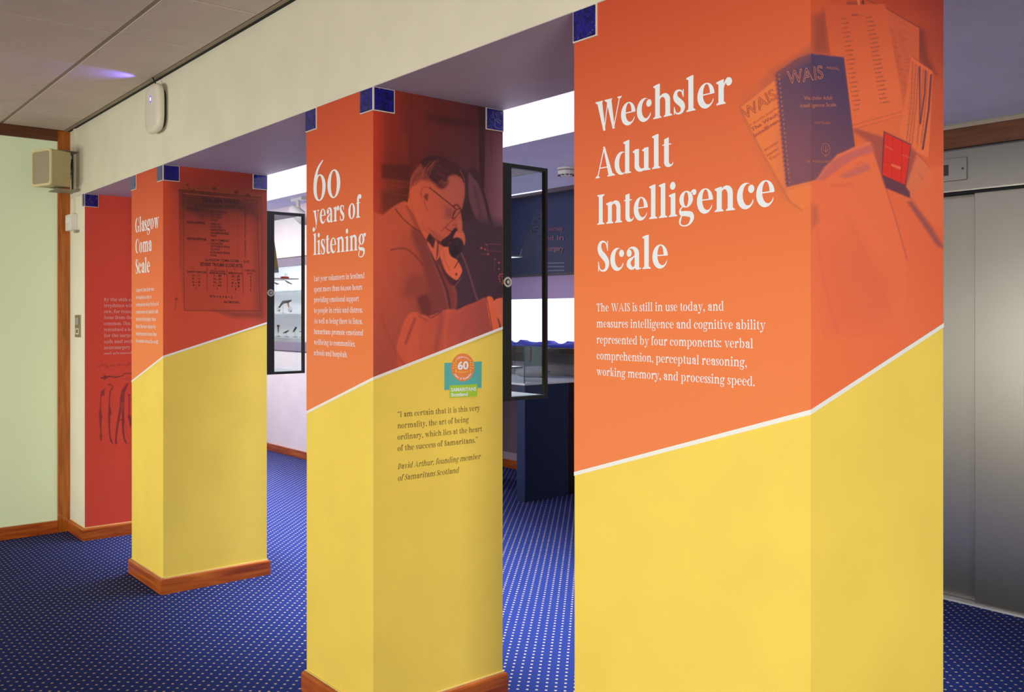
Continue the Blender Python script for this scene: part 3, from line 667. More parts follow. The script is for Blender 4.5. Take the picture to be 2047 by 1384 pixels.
T3 = ['Glasgow Coma Scale was', 'developed as a way to', 'communicate about the level of', 'consciousness of patients with', 'an acute brain injury. Since', 'then it has been adopted by', 'neurosurgeons in more than', '80 countries around the world.']
letters('body_text', [(t, -4.941, x, 1.494-.0379*i, .0262, *REG, 0) for i, (t, x) in enumerate(zip(T3, (-4.665, -4.702, -4.594, -4.601, -4.635, -4.635, -4.623, -4.598)))], LETTER, p3, ('Y', 0))
T4 = ['By the 16th century', 'trephines with', 'saw, for removing', 'bone from the', 'common. This', 'remained a key', 'for the surgeon', '19th and 20th c', 'neurosurgery', 'and advanced.']
PINKL = mat('pink_lettering', hexc('E0A8A0'), .6)
letters('body_text', [(t, .112, .112+.0130*len(t), 1.460-.0372*i, .029, .105, .032, .17, 0) for i, t in enumerate(T4)], PINKL, p4, ('X', P4R))
q = [('\u201cI am certain that it is this very', .437), ('normality, the art of being', .387), ('ordinary, which lies at the heart', .447), ('of the success of Samaritans.\u201d', .427)]
letters('quotation_text', [(t, .092, x, 1.031-.0375*i, .0262, *REG, 0) for i, (t, x) in enumerate(q)]+[('David Arthur, founding member', .092, .438, .859, .0262, *REG, .24), ('of Samaritans Scotland', .092, .342, .820, .0262, *REG, .24)], BROWN_L, p2, ('X', P2R), off=.0008, label='brown quotation printed on the yellow paint')
# anniversary logo
PX2 = ('X', P2R)
shape_on('logo_panel', [[(888, 725.7), (962.7, 722.9), (962.3, 775.8), (888, 780)]], flat('teal_print', '5DB5AE'), p2, PX2)
def oval(cx, cy, rx, ry, n=28): return [(cx+rx*math.cos(2*math.pi*i/n), cy-ry*math.sin(2*math.pi*i/n)) for i in range(n)]
shape_on('logo_disc', [oval(924.8, 734.6, 23.2, 28)], flat('orange_print', 'F08A48'), p2, PX2, .0014)
shape_on('logo_label', [[(897.9, 771), (953.9, 768.2), (953.6, 792.3), (898.6, 795.9)]], flat('green_print', 'A6D23A'), p2, PX2, .0014)
it = [('60', (914.3, 739), (936, 738), 15.5, None, .03), ('SAMARITANS', (901, 783), (951.5, 781), 7, None, .03), ('Scotland', (901, 793), (934.5, 791.3), 7, None, .03)]
def arc_text(text, cx, cy, rx, ry, a0, a1, h, inside=False):
    o = []; n = len(text)
    for i, ch in enumerate(text):
        if ch == ' ': continue
        a = math.radians(a0+(a1-a0)*(i+.5)/n); x, y = cx+rx*math.cos(a), cy-ry*math.sin(a)
        t = (-math.sin(a)*rx, -math.cos(a)*ry); k = math.hypot(*t); t = (t[0]/k, t[1]/k)
        if not inside: t = (-t[0], -t[1])
        w = abs(math.radians(a1-a0))*k/n*.43*(.5 if ch in 'il' else 1); u = (t[1], -t[0])
        o.append((ch, (x-t[0]*w, y-t[1]*w), (x+t[0]*w, y+t[1]*w), h, u, .02))
    return o
it += arc_text('Celebrating', 924.5, 734.6, 17, 19.5, 130, 45, 3.4)+arc_text('years of listening', 924.5, 734.6, 20.5, 24.8, 212, 330, 4.2, True)
sans_on('logo_lettering', it, LETTER, p2, [PX2])
yl = flat('yellow_print', 'F2C94C'); lf = []
for sx_ in (-1, 1):
    for cxo, ys_ in ((14.5, (721, 725, 730, 735, 740, 743)), (19, (726, 731, 736))):
        for y in ys_: lf.append(oval(924.8+sx_*cxo+.8, y, 1.7, 1.3, 6))
shape_on('logo_laurel', lf, yl, p2, PX2, .0018); sans_on('logo_years', [('1959-2019', (915, 746), (935, 745), 3, None, .03)], yl, p2, [PX2])

# ------------------------------------------------------------------ picture on the second pillar: a man telephoning (flat two-tone print)
s = Sheet(('X', P2R), -.0008, DEP-.0005, lambda a: 1.1685+(1.3285-1.1685)*a/DEP, H-.0005, .0021, (740, 280, 4.944))
s.field([35, 200, 400, 700, 1000, 1312], [-560, -100, 300, 700, 1100, 1500, 1900, 2350], [
    'B03A26 8A3022 74291F 5E2622 52242A 582A2C', 'C03C28 8E3024 742A26 602A2A 5A2A2E 6A3A42', 'B83A2A 7E2E22 662822 56282A 5A3036 7A4C54', 'BC4230 94402E 602A26 54282C 502C34 84525A',
    'CC5038 C25038 9A4234 6A3634 503038 624048', 'D4583E CE563E AC4C3C 643A3A 4E303A 56363F', 'D85E44 D05840 B44C3C 7A4040 5A3640 5E3A42', 'D45A40 C85240 B04A3C 8A4440 704046 70444A'])
f = s
f.poly([(110, 235), (390, 255), (390, 400), (110, 380)], '4A2420', 14, .65); f.poly([(100, 500), (400, 490), (380, 650), (250, 660), (110, 730)], '5A2A20', 26, .6)
for k in range(6): f.line([(150+k*42, 240), (150+k*42, 380)], '6E3024', 5, 4, .45)
for y in (400, 450, 530): f.line([(70, y-12), (240, y), (395, y+25)], '8E3E2C', 9, 6, .5)
for x in (400, 1030, 1190): f.line([(x, -500), (x+6, 250)], '4A2226', 10, 8, .45)
f.poly([(1063, -420), (1134, -410), (1128, 480), (1080, 440)], '3C2228', 6, .9); f.line([(700, -190), (1040, -150)], '3E2024', 60, 40, .5)
f.poly([(560, -260), (1000, -200), (1000, -120), (560, -190)], '40201F', 30, .5)
f.poly([(300, -60), (370, -60), (380, 250), (300, 240)], '8A3428', 12, .35)
f.smooth = True
# coats on the wall, dark room corner
f.poly([(820, 285), (905, 280), (950, 320), (970, 275), (1015, 268), (1085, 335), (1120, 500), (1190, 740), (1230, 860), (1330, 900), (1330, 1600), (1070, 1610), (800, 1700), (700, 1600), (820, 900)], '462C33', 9, .95)
f.poly([(970, 330), (1015, 372), (1062, 430), (1112, 560), (1150, 700), (1172, 830), (1120, 820), (1060, 800), (1005, 680), (975, 560)], '70474E', 9, .9)
f.line([(1100, 450), (1150, 640), (1175, 820)], '3E262C', 16, 6, .8); f.line([(1030, 470), (1070, 640), (1090, 780)], '56363C', 26, 14, .7)
f.poly([(880, 860), (1330, 840), (1330, 1640), (1050, 1600), (760, 1700)], '4C3440', 40, .75)
# jacket
J = [(120, 740), (235, 655), (340, 608), (420, 690), (560, 980), (640, 1180), (720, 1300), (790, 1400), (850, 1500), (840, 1680), (700, 1690), (600, 1740), (640, 2400), (-80, 2500), (-80, 820)]
f.poly(J, 'D05A40', 10, .92, 'A04A42', ((150, 1000), (800, 1400)))
f.weave([(300, 950), (560, 1000), (840, 1500), (820, 1690), (600, 1750), (420, 1700), (300, 1300)], .12, 15)
f.poly([(420, 860), (520, 900), (640, 1180), (740, 1320), (830, 1500), (835, 1680), (700, 1690), (590, 1660), (560, 1420), (500, 1180), (410, 960)], '7A3A38', 26, .75)
f.line([(600, 1120), (700, 1350), (760, 1500), (790, 1690)], '4A2A30', 22, 10, .85); f.line([(560, 1050), (640, 1250), (720, 1450), (770, 1660)], '96504A', 16, 8, .6)
f.poly([(250, 680), (342, 606), (410, 690), (470, 820), (480, 890), (400, 842), (320, 770)], 'CC5A40', 7, .95); f.line([(248, 682), (320, 775), (400, 845), (490, 905)], '6A3028', 11, 5, .9)
f.poly([(350, 650), (440, 720), (560, 970), (540, 990), (440, 850)], '8A3E34', 12, .6)
f.weave([(120, 760), (300, 700), (560, 1000), (560, 1400), (420, 1500), (200, 1500)], .07, 15); f.line([(205, 1088), (290, 1070), (360, 1082), (440, 1140), (520, 1235)], '7A342C', 16, 8, .8)
f.poly([(330, 1430), (420, 1330), (560, 1370), (590, 1600), (520, 1700), (470, 1560), (320, 1560)], '8A4038', 40, .55)
f.poly([(460, 1570), (560, 1530), (600, 1640), (605, 1750), (520, 1735)], '6A3234', 22, .85)
# shirt, tie and hand with the receiver
f.poly([(565, 1020), (600, 985), (640, 975), (668, 1010), (662, 1110), (648, 1195), (610, 1120)], 'D6644A', 4, 1); f.poly([(664, 1005), (730, 1030), (712, 1110), (690, 1150), (655, 1190), (668, 1100)], 'C86048', 4, 1)
f.poly([(660, 1010), (678, 1010), (668, 1130), (650, 1185)], '5A2E30', 4, .8)
f.poly([(690, 1140), (705, 1080), (770, 1050), (805, 1150), (860, 1190), (905, 1275), (900, 1320), (852, 1385), (770, 1330), (715, 1250)], 'DE6A4A', 5, 1)
f.line([(720, 1080), (735, 1180), (780, 1280)], 'B85240', 14, 10, .6); f.poly([(700, 1180), (760, 1340), (850, 1400), (800, 1440), (720, 1320)], '4E2A30', 8, .8)
f.poly([(555, 975), (592, 925), (650, 960), (640, 1000), (622, 1070), (590, 1030)], '46282C', 6, .95)
f.poly([(640, 960), (700, 985), (770, 1010), (790, 1060), (720, 1050), (660, 1010)], '46282C', 8, .9)
f.ell(850, 1328, 11, 14, '4E2A30', 3, .9); f.line([(893, 1165), (860, 1215), (832, 1265)], '3E262C', 10, 4, .95)
# face in profile
F = [(392, 470), (396, 400), (430, 320), (500, 240), (600, 190), (700, 195), (800, 240), (880, 330), (915, 400), (932, 480), (930, 560), (915, 640), (905, 680), (893, 712), (900, 760), (907, 830), (905, 885), (880, 900), (850, 893), (842, 905), (815, 915), (806, 930), (790, 945), (775, 975), (765, 1000), (735, 1012), (690, 1000), (630, 962), (585, 920), (560, 970), (545, 975), (500, 900), (430, 740), (365, 640), (385, 560)]
f.poly(F, 'D8603F', 5, 1, 'AE5448', ((430, 700), (920, 620)))
f.poly([(540, 380), (650, 430), (640, 600), (560, 640), (480, 470)], 'CC5A40', 34, .5); f.poly([(760, 380), (880, 400), (910, 560), (820, 600), (740, 500)], 'B65E50', 40, .5)
f.poly([(640, 760), (760, 780), (740, 860), (660, 880)], 'C6604A', 30, .5); f.poly([(740, 650), (830, 690), (810, 780), (740, 770)], '8A4644', 26, .75)
f.poly([(570, 860), (700, 950), (780, 985), (735, 1015), (630, 970)], 'A04A40', 16, .6); f.poly([(860, 780), (905, 800), (905, 880), (870, 880)], 'C8684F', 12, .6)
# hair
f.poly([(392, 440), (402, 370), (438, 295), (500, 230), (570, 250), (610, 330), (660, 420), (690, 470), (620, 430), (540, 400), (460, 400), (420, 440), (398, 480)], '7C3830', 14, .75)
f.poly([(505, 215), (560, 172), (650, 158), (740, 182), (830, 242), (885, 300), (935, 345), (930, 430), (905, 385), (850, 350), (800, 348), (765, 375), (770, 420), (740, 455), (700, 475), (650, 440), (600, 395), (560, 350), (520, 300)], '42242A', 12, .96)
f.poly([(650, 430), (720, 380), (770, 400), (765, 450), (720, 490), (680, 480)], '5E3032', 14, .7)
rr = np.random.RandomState(5)
for i in range(70):
    t = rr.rand(); x = 405+t*190; y = 440-t*120+rr.rand()*40; f.line([(x, y), (x+22, y-70-rr.rand()*25), (x+62+rr.rand()*30, y-135-rr.rand()*25)], ('4E282A', '9A4638', '6A3230', 'B0523E')[i % 4], 3.4, 2.4, .6)
for i in range(46):
    x = 560+rr.rand()*230; y = 200+rr.rand()*150; f.line([(x, y), (x+45, y+12), (x+90, y+42)], ('33191F', '5C3234', '6E3C3A')[i % 3], 3.4, 2.4, .5)
for i in range(16): x = 650+rr.rand()*110; y = 400+rr.rand()*70; f.line([(x-40, y-20), (x, y+8), (x+30, y+2), (x+52, y-14)], ('A85040', '4A262A')[i % 2], 3.4, 2.4, .6)
for i in range(8): f.line([(490+i*14, 232-i*6), (540+i*16, 168-i*2), (600+i*16, 156+i*2)], '3E2024', 3, 2.5, .6)
f.line([(885, 300), (925, 380), (932, 470)], 'C06A54', 5, 5, .5); f.line([(392, 470), (372, 600)], 'E0704E', 6, 6, .4)
# ear, spectacles, features
f.poly([(500, 530), (508, 480), (545, 462), (585, 480), (594, 540), (572, 590), (578, 650), (565, 692), (545, 680), (535, 620), (510, 590)], 'CE5C42', 4, .9); f.line([(502, 560), (505, 490), (545, 462), (586, 482)], '8A3C30', 7, 4, .8)
f.poly([(528, 560), (550, 530), (572, 540), (566, 600), (545, 590)], '6E302C', 8, .85); f.line([(535, 600), (545, 650), (565, 692)], '8A3C34', 7, 4, .7)
f.line([(588, 472), (640, 515), (740, 595), (845, 680)], '4A2628', 11, 3, .95); f.line([(600, 478), (650, 512), (745, 588)], 'B8604C', 4, 2, .7)
f.line([(812, 776), (835, 770), (868, 735), (890, 700), (895, 680), (860, 685), (828, 712), (812, 776)], '3E2226', 9, 3, .95); f.poly([(818, 765), (840, 720), (885, 692), (868, 735), (838, 765)], 'A45648', 4, .7)
f.line([(822, 655), (855, 640), (885, 672)], '46262A', 16, 6, .85); f.line([(890, 695), (912, 712)], '46262A', 9, 3, .8); f.line([(820, 740), (836, 715)], '46262A', 14, 6, .7)
f.line([(835, 780), (795, 810), (740, 860), (700, 905)], '6E3634', 8, 4, .8); f.line([(745, 868), (775, 890), (810, 905)], '5A2A2C', 9, 4, .9); f.line([(815, 845), (845, 838), (850, 868)], '6E3634', 8, 4, .8)
f.line([(645, 900), (640, 950)], '9A4840', 6, 4, .6); f.line([(510, 800), (530, 880), (590, 930)], 'A04838', 8, 6, .6); f.line([(395, 560), (420, 700), (520, 920)], 'B04C3A', 10, 10, .4)
f.poly([(775, 940), (830, 870), (858, 878), (872, 905), (905, 900), (880, 960), (830, 990), (790, 1040), (720, 1050), (700, 1000)], '3E272D', 6, .97)
f.poly([(850, 905), (905, 892), (932, 945), (937, 1000), (925, 1040), (880, 990), (820, 975)], 'CC6450', 6, .97); f.line([(870, 905), (920, 915)], '6A383A', 6, 4, .7)
f.poly([(775, 1030), (800, 1000), (830, 1030), (800, 1050)], 'C0584A', 6, .8)
f.ell(848, 1065, 74, 104, '382A31', 5, .98, rot=.15); f.ell(880, 1060, 34, 86, '4A3A42', 6, .6, rot=.15, ring=8); f.ell(838, 1090, 32, 60, '2E2228', 8, .7)
f.line([(900, 1120), (935, 1200), (985, 1350), (1030, 1500), (1065, 1600)], '7A4A4E', 17, 5, .8); f.line([(880, 1130), (850, 1165)], '6A4044', 12, 5, .6)
for x, y, r in ((1098, 1068, 10), (1133, 1080, 8), (1164, 1130, 9), (1145, 1035, 6), (1270, 1213, 9), (1270, 1275, 7), (1282, 1330, 7), (1302, 1325, 7), (1272, 1350, 7), (1275, 1375, 7), (1302, 1352, 6), (1282, 1400, 6), (1302, 1420, 6), (1232, 1180, 7)): f.ell(x, y, r, r, 'D05A50', 3, .8)
f.line([(1095, 1125), (1160, 1125), (1160, 1030), (1290, 1035)], '8A4A50', 6, 4, .7); f.line([(1165, 1095), (1300, 1105)], '8A4A50', 5, 4, .7); f.line([(1230, 1170), (1225, 1300)], '6E4048', 6, 4, .6)
# waistcoat edge and forearm with cuff
f.line([(800, 1480), (850, 1430), (890, 1370)], '8A5050', 10, 6, .6)
f.poly([(340, 2440), (250, 2120), (330, 1800), (420, 1700), (570, 1740), (690, 1700), (720, 1685), (800, 1672), (862, 1678), (940, 1640), (1050, 1600), (1150, 1570), (1200, 1870), (1215, 2000), (1150, 2400)], 'D45C42', 8, .97, 'B4524A', ((450, 2000), (1150, 1900)))
f.weave([(560, 1760), (860, 1700), (1150, 1590), (1200, 1870), (1215, 2000), (1000, 2100), (700, 2250), (500, 2250), (480, 1900)], .20, 15)
f.line([(700, 1700), (690, 1850), (650, 2050), (660, 2200)], '80404A', 34, 22, .55); f.line([(770, 1690), (740, 1900), (740, 2060)], 'DC6648', 26, 18, .4); f.line([(940, 1850), (900, 2000), (920, 2100)], '8E444A', 36, 26, .5); f.line([(1080, 1700), (1070, 1950)], 'A04E4A', 26, 22, .4)
f.line([(440, 1770), (390, 1900), (350, 2010)], '843A36', 22, 12, .75); f.line([(560, 1700), (480, 1740), (560, 1780)], '7A3634', 14, 10, .6); f.line([(570, 1735), (600, 1760), (700, 1700)], '5A2C30', 10, 5, .8)
f.line([(110, 1740), (160, 1900), (230, 2050), (300, 2180), (360, 2240)], 'A84434', 24, 14, .6); f.poly([(240, 2080), (330, 2210), (300, 2400), (60, 2400), (150, 2200)], 'B84C3A', 40, .5); f.line([(250, 2100), (270, 2300)], '9A4034', 14, 10, .5)
f.poly([(1146, 1574), (1208, 1560), (1245, 1700), (1275, 1860), (1208, 1900)], 'E86A46', 4, 1); f.line([(1150, 1578), (1180, 1720), (1207, 1890)], '6E3638', 7, 3, .9)
f.poly([(1216, 1596), (1330, 1575), (1330, 1850), (1290, 1845), (1262, 1770)], 'E87050', 5, 1); f.line([(1262, 1770), (1285, 1835)], '5A2C30', 14, 5, .8)
f.smooth = False; f.c *= 1.06; f.grain(.05); s.build('side_picture', p2, label='dark red print of a man in glasses telephoning')

# ------------------------------------------------------------------ picture over the corner of the first pillar: test booklets
def booklets(f, right):
    if right:
        f.field([487, 700, 1000, 1320], [-40, 200, 600, 1000, 1400, 2100], ['CA5230 C04C2E A83E2A 90322A', 'DA6038 D45A38 C04C30 A04030', 'E46A42 E0663C DC603A C85436', 'E87046 E46C44 E46840 D8603C', 'E87048 E86E46 E66A44 E06640', 'EC7446 EC7246 EA7046 E86C44'])  # darkens to the top right: print tone with some corner shade mixed in
        f.poly([(487, 100), (578, 60), (605, 335), (487, 330)], '7E3C38', 34, .7); f.poly([(700, 10), (800, 10), (800, 32), (700, 36)], '5A3030', 10, .5); f.line([(766, 0), (772, 28)], 'E07850', 14, 4, .9); f.line([(795, 0), (797, 24)], '4A2628', 9, 3, .9); f.line([(820, 0), (880, 28)], '6A3230', 6, 3, .8)
        f.poly([(1120, 160), (1165, 180), (1185, 330), (1240, 450), (1150, 400), (1125, 300)], '6E3434', 18, .7)
        f.poly([(925, 45), (1135, 168), (1135, 560), (1045, 720), (900, 500)], 'C85A3C', 2.5, .95, 'D86440', ((1030, 60), (1030, 600))); f.line([(928, 47), (1136, 168)], '5E2C2C', 5, 3, .9); f.line([(1136, 168), (1136, 400)], '6A3232', 5, 3, .7)
        for i in range(30):
            x = 942+i*3.4; y = 165+i*14; f.line([(x, y), (x+26+(i*7) % 22, y+12)], '8A4540', 3.5, 1.5, .55); f.line([(x+58, y+20), (x+84+(i*5) % 16, y+30)], '8A4540', 3, 1.5, .45)
        for y in (110, 130, 170, 210): f.line([(1010, y), (1070, y+30)], '8A4540', 3, 1.5, .5)
        f.poly([(562, 35), (925, 25), (935, 50), (1045, 690), (728, 782), (680, 340), (600, 330)], 'CA5636', 2.5, 1, 'E66E44', ((750, 60), (850, 560)))
        f.line([(728, 755), (1045, 668)], '9E4A3C', 3.5, 2, .7); f.line([(728, 782), (1045, 690)], '8A4038', 4, 3, .6)
        for i in range(21):
            x = 662+i*3.9; y = 114+i*27.3; f.line([(x, y+2), (x+7, y+1)], '7A3C3A', 4.5, 1.5, .8); f.line([(x+15, y), (x+30+(i*11) % 20, y-3)], '7A3C3A', 6, 2, .75)
            x = 812+i*4.3; y = 106+i*25.6; f.line([(x, y+2), (x+9, y+1)], '7A3C3A', 4.5, 1.5, .8); f.line([(x+16, y), (x+36+(i*7) % 18, y-4)], '7A3C3A', 6, 2, .75)
        f.line([(728, 92), (760, 90)], '6A3434', 9, 2, .7); f.line([(768, 90), (792, 89)], '9A4A40', 7, 2, .5)
        f.poly([(1085, 338), (1215, 430), (1190, 950), (1090, 905), (1010, 800), (1042, 640), (1055, 560)], 'E06A42', 3, 1, 'EC7648', ((1150, 400), (1100, 900))); f.line([(1090, 340), (1215, 430)], '8A4038', 4, 3, .6); f.line([(1250, 480), (1225, 700), (1190, 950)], 'B05A4C', 5, 4, .4)
        for i, x in enumerate((1095, 1112, 1128, 1158, 1183)):
            f.line([(x, 375+i*14), (x-10, 620), (x-38, 860)], '9A4A42', 7, 4, .55)
            for j in range(40): f.line([(x-j*1.0-4, 380+i*14+j*12), (x-j*1.0+5, 381+i*14+j*12)], '7A3C3C', 3, 1.5, .4)
        f.line([(1172, 425), (1166, 560), (1140, 745)], '6A3848', 9, 2.5, .95); f.line([(1205, 452), (1190, 660), (1155, 897)], '6A3848', 12, 2.5, .95); f.poly([(1130, 400), (1142, 400), (1140, 740), (1134, 740)], '6A3848', 2.5, .9)
        f.poly([(726, 785), (765, 775), (920, 822), (1090, 885), (1205, 1025), (1085, 1195), (900, 1110), (850, 870)], '9E4C48', 12, .8); f.poly([(1000, 700), (1045, 690), (1010, 800), (1085, 885), (920, 825), (765, 775)], 'E47044', 6, .7)
        f.poly([(1115, 925), (1205, 1020), (1200, 1100), (1085, 1195), (1052, 1125)], 'E07450', 4, .95)
        for i in range(14): f.ell(1118-i*4.6, 930+i*14, 6, 4, 'A85A50', 2, .8)
        f.line([(1130, 1045), (1160, 1085)], 'B05A50', 7, 3, .5)
        f.poly([(1200, 1010), (1330, 980), (1330, 1400), (1180, 1330), (1085, 1200)], 'E8704A', 10, .7); f.poly([(1060, 1215), (1090, 1210), (1205, 1360), (1290, 1500), (1240, 1480)], '8E4A50', 10, .85); f.line([(1095, 1205), (1330, 1560)], 'C05C4A', 12, 8, .5)
        f.poly([(919, 788), (1086, 868), (1052, 1122), (1062, 1150), (1078, 1190), (925, 1128), (905, 1062)], '5E3846', 3, .97)
        f.poly([(926, 798), (1080, 874), (1048, 1112), (912, 1052)], 'DE3328', 2.5, 1)
        for a, b in (((926, 880), (972, 902)), ((914, 966), (966, 990)), ((1030, 932), (1076, 950)), ((966, 985), (1022, 1020)), ((975, 822), (968, 1075)), ((1032, 850), (1022, 1105))): f.line([a, b], 'A8282A', 3, 1.2, .9)
        for a, b in (((926, 878), (974, 902)), ((1030, 932), (1076, 948)), ((966, 990), (1022, 1014))): f.line([a, b], 'E8785A', 3.5, 1.5, .9)
        f.poly([(966, 985), (1022, 1005), (1020, 1022), (968, 1000)], 'E87850', 2, .8)
        f.poly([(905, 1062), (1052, 1122), (1078, 1155), (1078, 1190), (925, 1128)], '6A3C4C', 4, .9)
    # dark spiral-bound manual
    cov = [(275, 440), (400, 355), (487, 322), (681, 345), (748, 890), (640, 930), (520, 1080), (487, 1092), (338, 1128)]
    f.poly(cov, '80505C', 3.5 if right else 6, 1, '523F5E', ((300, 900), (620, 480))); f.line([(487, 323), (681, 346)], 'A8605A', 3, 1.5, .7)
    if not right: f.poly([(240, 430), (480, 300), (500, 350), (290, 470)], '9A5048', 26, .5); f.poly([(300, 800), (487, 760), (487, 1090), (340, 1120)], '8A5060', 60, .35)
    # pages under it
    f.poly([(338, 1130), (487, 1092), (560, 1060), (487, 1225), (430, 1262)], 'EC7E48', 3, .9); f.line([(338, 1142), (487, 1105)], 'B86048', 4, 3, .6)
    # bag
    if right:
        f.poly([(487, 1090), (520, 1080), (560, 1010), (640, 935), (740, 885), (842, 853), (872, 950), (930, 1130), (990, 1330), (1060, 1600), (1050, 2000), (560, 2050), (487, 1700)], 'EA7048', 5, .95)
        f.poly([(560, 1010), (640, 950), (740, 905), (842, 870), (858, 915), (750, 950), (660, 1010), (560, 1085), (505, 1090)], 'B2606A', 8, .6); f.poly([(650, 1060), (745, 1010), (830, 985), (838, 1020), (760, 1055), (690, 1075)], 'B0606A', 8, .5); f.line([(842, 855), (875, 960), (935, 1140), (995, 1330), (1060, 1560)], 'A85250', 6, 4, .7)
        f.line([(520, 1078), (640, 940), (842, 855)], 'D88068', 5, 3, .7); f.ell(785, 1003, 26, 26, 'C0605A', 6, .5, ring=6); f.poly([(487, 1230), (520, 1240), (530, 1330), (487, 1380)], 'A0564E', 16, .5)
        f.poly([(600, 1110), (740, 1100), (740, 1120), (600, 1130)], 'D0604A', 10, .4)
        f.poly([(560, 1500), (720, 1420), (1000, 1700), (900, 1980), (620, 1950)], 'DC6446', 70, .45); f.line([(520, 1380), (560, 1700), (640, 2000)], 'D0604A', 12, 10, .4); f.line([(700, 1300), (840, 1600), (960, 1900)], 'D8664A', 30, 20, .4)
    for i in range(25):
        x = 283+i*2.7; y = 452+i*27; f.line([(x-12, y+7), (x+8, y)], '6A4050', 8, 2.5, .9); f.ell(x+10, y-2, 5, 5, 'C87860', 2, .8); f.line([(x-16, y+12), (x-10, y+10)], 'C46C50', 4, 2, .7)
s = Sheet(('X', P1R), -.0008, DEP-.0005, lambda a: 1.1885+(1.3505-1.1885)*a/DEP, H-.0005, .0021, (1460, 0, 3.009))
booklets(s, True); s.c *= 1.09; s.grain(.03); s.build('side_picture', p1, label='orange duotone print of test booklets, sheets and a red block box')
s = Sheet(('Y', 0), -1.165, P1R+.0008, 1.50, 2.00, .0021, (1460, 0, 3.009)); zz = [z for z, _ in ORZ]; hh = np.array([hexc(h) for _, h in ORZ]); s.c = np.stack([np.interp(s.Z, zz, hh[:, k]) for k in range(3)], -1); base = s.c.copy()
s.poly([(50, 600), (270, 470), (300, 600), (200, 700)], 'B45C50', 50, .3); s.poly([(200, 500), (490, 280), (487, 420), (280, 480)], '90504C', 40, .5)
s.poly([(60, 645), (268, 482), (290, 700), (320, 1000), (345, 1130), (432, 1262), (360, 1210), (300, 1110), (200, 930), (120, 780)], 'EC7F47', 4, .85); s.line([(60, 645), (268, 482)], 'A85A4C', 6, 6, .5)
s.line([(60, 650), (120, 780), (200, 930), (300, 1110), (360, 1215), (432, 1264)], 'A05448', 8, 7, .6); s.line([(150, 900), (330, 1200)], 'C0644A', 20, 20, .3)
booklets(s, False)
ed = np.minimum.reduce([(s.A+1.165)/.03, (2.0-s.Z)/.03, (s.Z-1.50)/.03]); ed = np.clip(ed, 0, 1)[..., None]; s.c = base*(1-ed)+s.c*ed; s.grain(.02)
s.build('front_picture', p1, label='edge of the booklet print wrapping round the corner')
PP = [('Y', 0), ('X', P1R), 1620.5]
z2 = lambda x, y: (1460+x/3.009, y/3.009)
LT = flat('salmon_lettering', 'C47666'); LP = flat('purple_lettering', 'B4584A'); LP2 = flat('faint_lettering', 'CC6848')
sans_on('booklet_lettering', [('WAIS', z2(352, 508), z2(556, 472), 26, (-.12, -1), 0, .02), ('MANUAL', z2(574, 416), z2(650, 424), 5.5, (.06, -1), .0), ('Wechsler Adult', z2(446, 602), z2(610, 600), 7.5, None, .01), ('Intelligence Scale', z2(424, 648), z2(632, 640), 7.5, None, .01),
    ('David Wechsler', z2(500, 745), z2(598, 747), 5, None, .01), ('THE PSYCHOLOGICAL CO', z2(457, 980), z2(628, 980), 4.6, None, .02)], LT, p1, PP)
sans_on('booklet_lettering', [('WAIS', z2(92, 722), z2(285, 590), 22, (-.42, -.9), 0, .02), ('The Wech', z2(134, 793), z2(292, 695), 7.5, (-.4, -.9), .02), ('Intelligen', z2(150, 828), z2(296, 735), 7.5, (-.4, -.9), .02)], LP, p1, PP)
sans_on('booklet_lettering', [('A British Supple', z2(118, 765), z2(284, 655), 5, (-.4, -.9), .0), ('Incorpo', z2(212, 912), z2(296, 858), 6.5, (-.4, -.9), .01), ('Items', z2(226, 945), z2(296, 898), 6.5, (-.4, -.9), .01), ('Test', z2(240, 972), z2(300, 930), 6.5, (-.4, -.9), .01)], LP2, p1, PP)
v = []; c = z2(568, 898)
def ringp(c, rx, ry, w, a0=0, a1=360, n=24):
    o = []
    for i in range(n):
        a, b = math.radians(a0+(a1-a0)*i/n), math.radians(a0+(a1-a0)*(i+1)/n)
        o.append([(c[0]+(rx+w)*math.cos(a), c[1]-(ry+w)*math.sin(a)), (c[0]+(rx+w)*math.cos(b), c[1]-(ry+w)*math.sin(b)), (c[0]+rx*math.cos(b), c[1]-ry*math.sin(b)), (c[0]+rx*math.cos(a), c[1]-ry*math.sin(a))])
    return o
x, y = c
shape_on('booklet_emblem', ringp(c, 8.3, 11.5, .9)+ringp((x, y-2), 4.3, 6, 1, 180, 360, 12)+[[(x-.6, y-8), (x+.6, y-8), (x+.6, y+8), (x-.6, y+8)], [(x-6, y-6), (x-3.3, y-6), (x-3.3, y-5), (x-6, y-5)], [(x+3.3, y-6), (x+6, y-6), (x+6, y-5), (x+3.3, y-5)], [(x-3.5, y+13), (x+3.5, y+13), (x+3.5, y+14), (x-3.5, y+14)]], LT, p1, ('X', P1R), .0016)

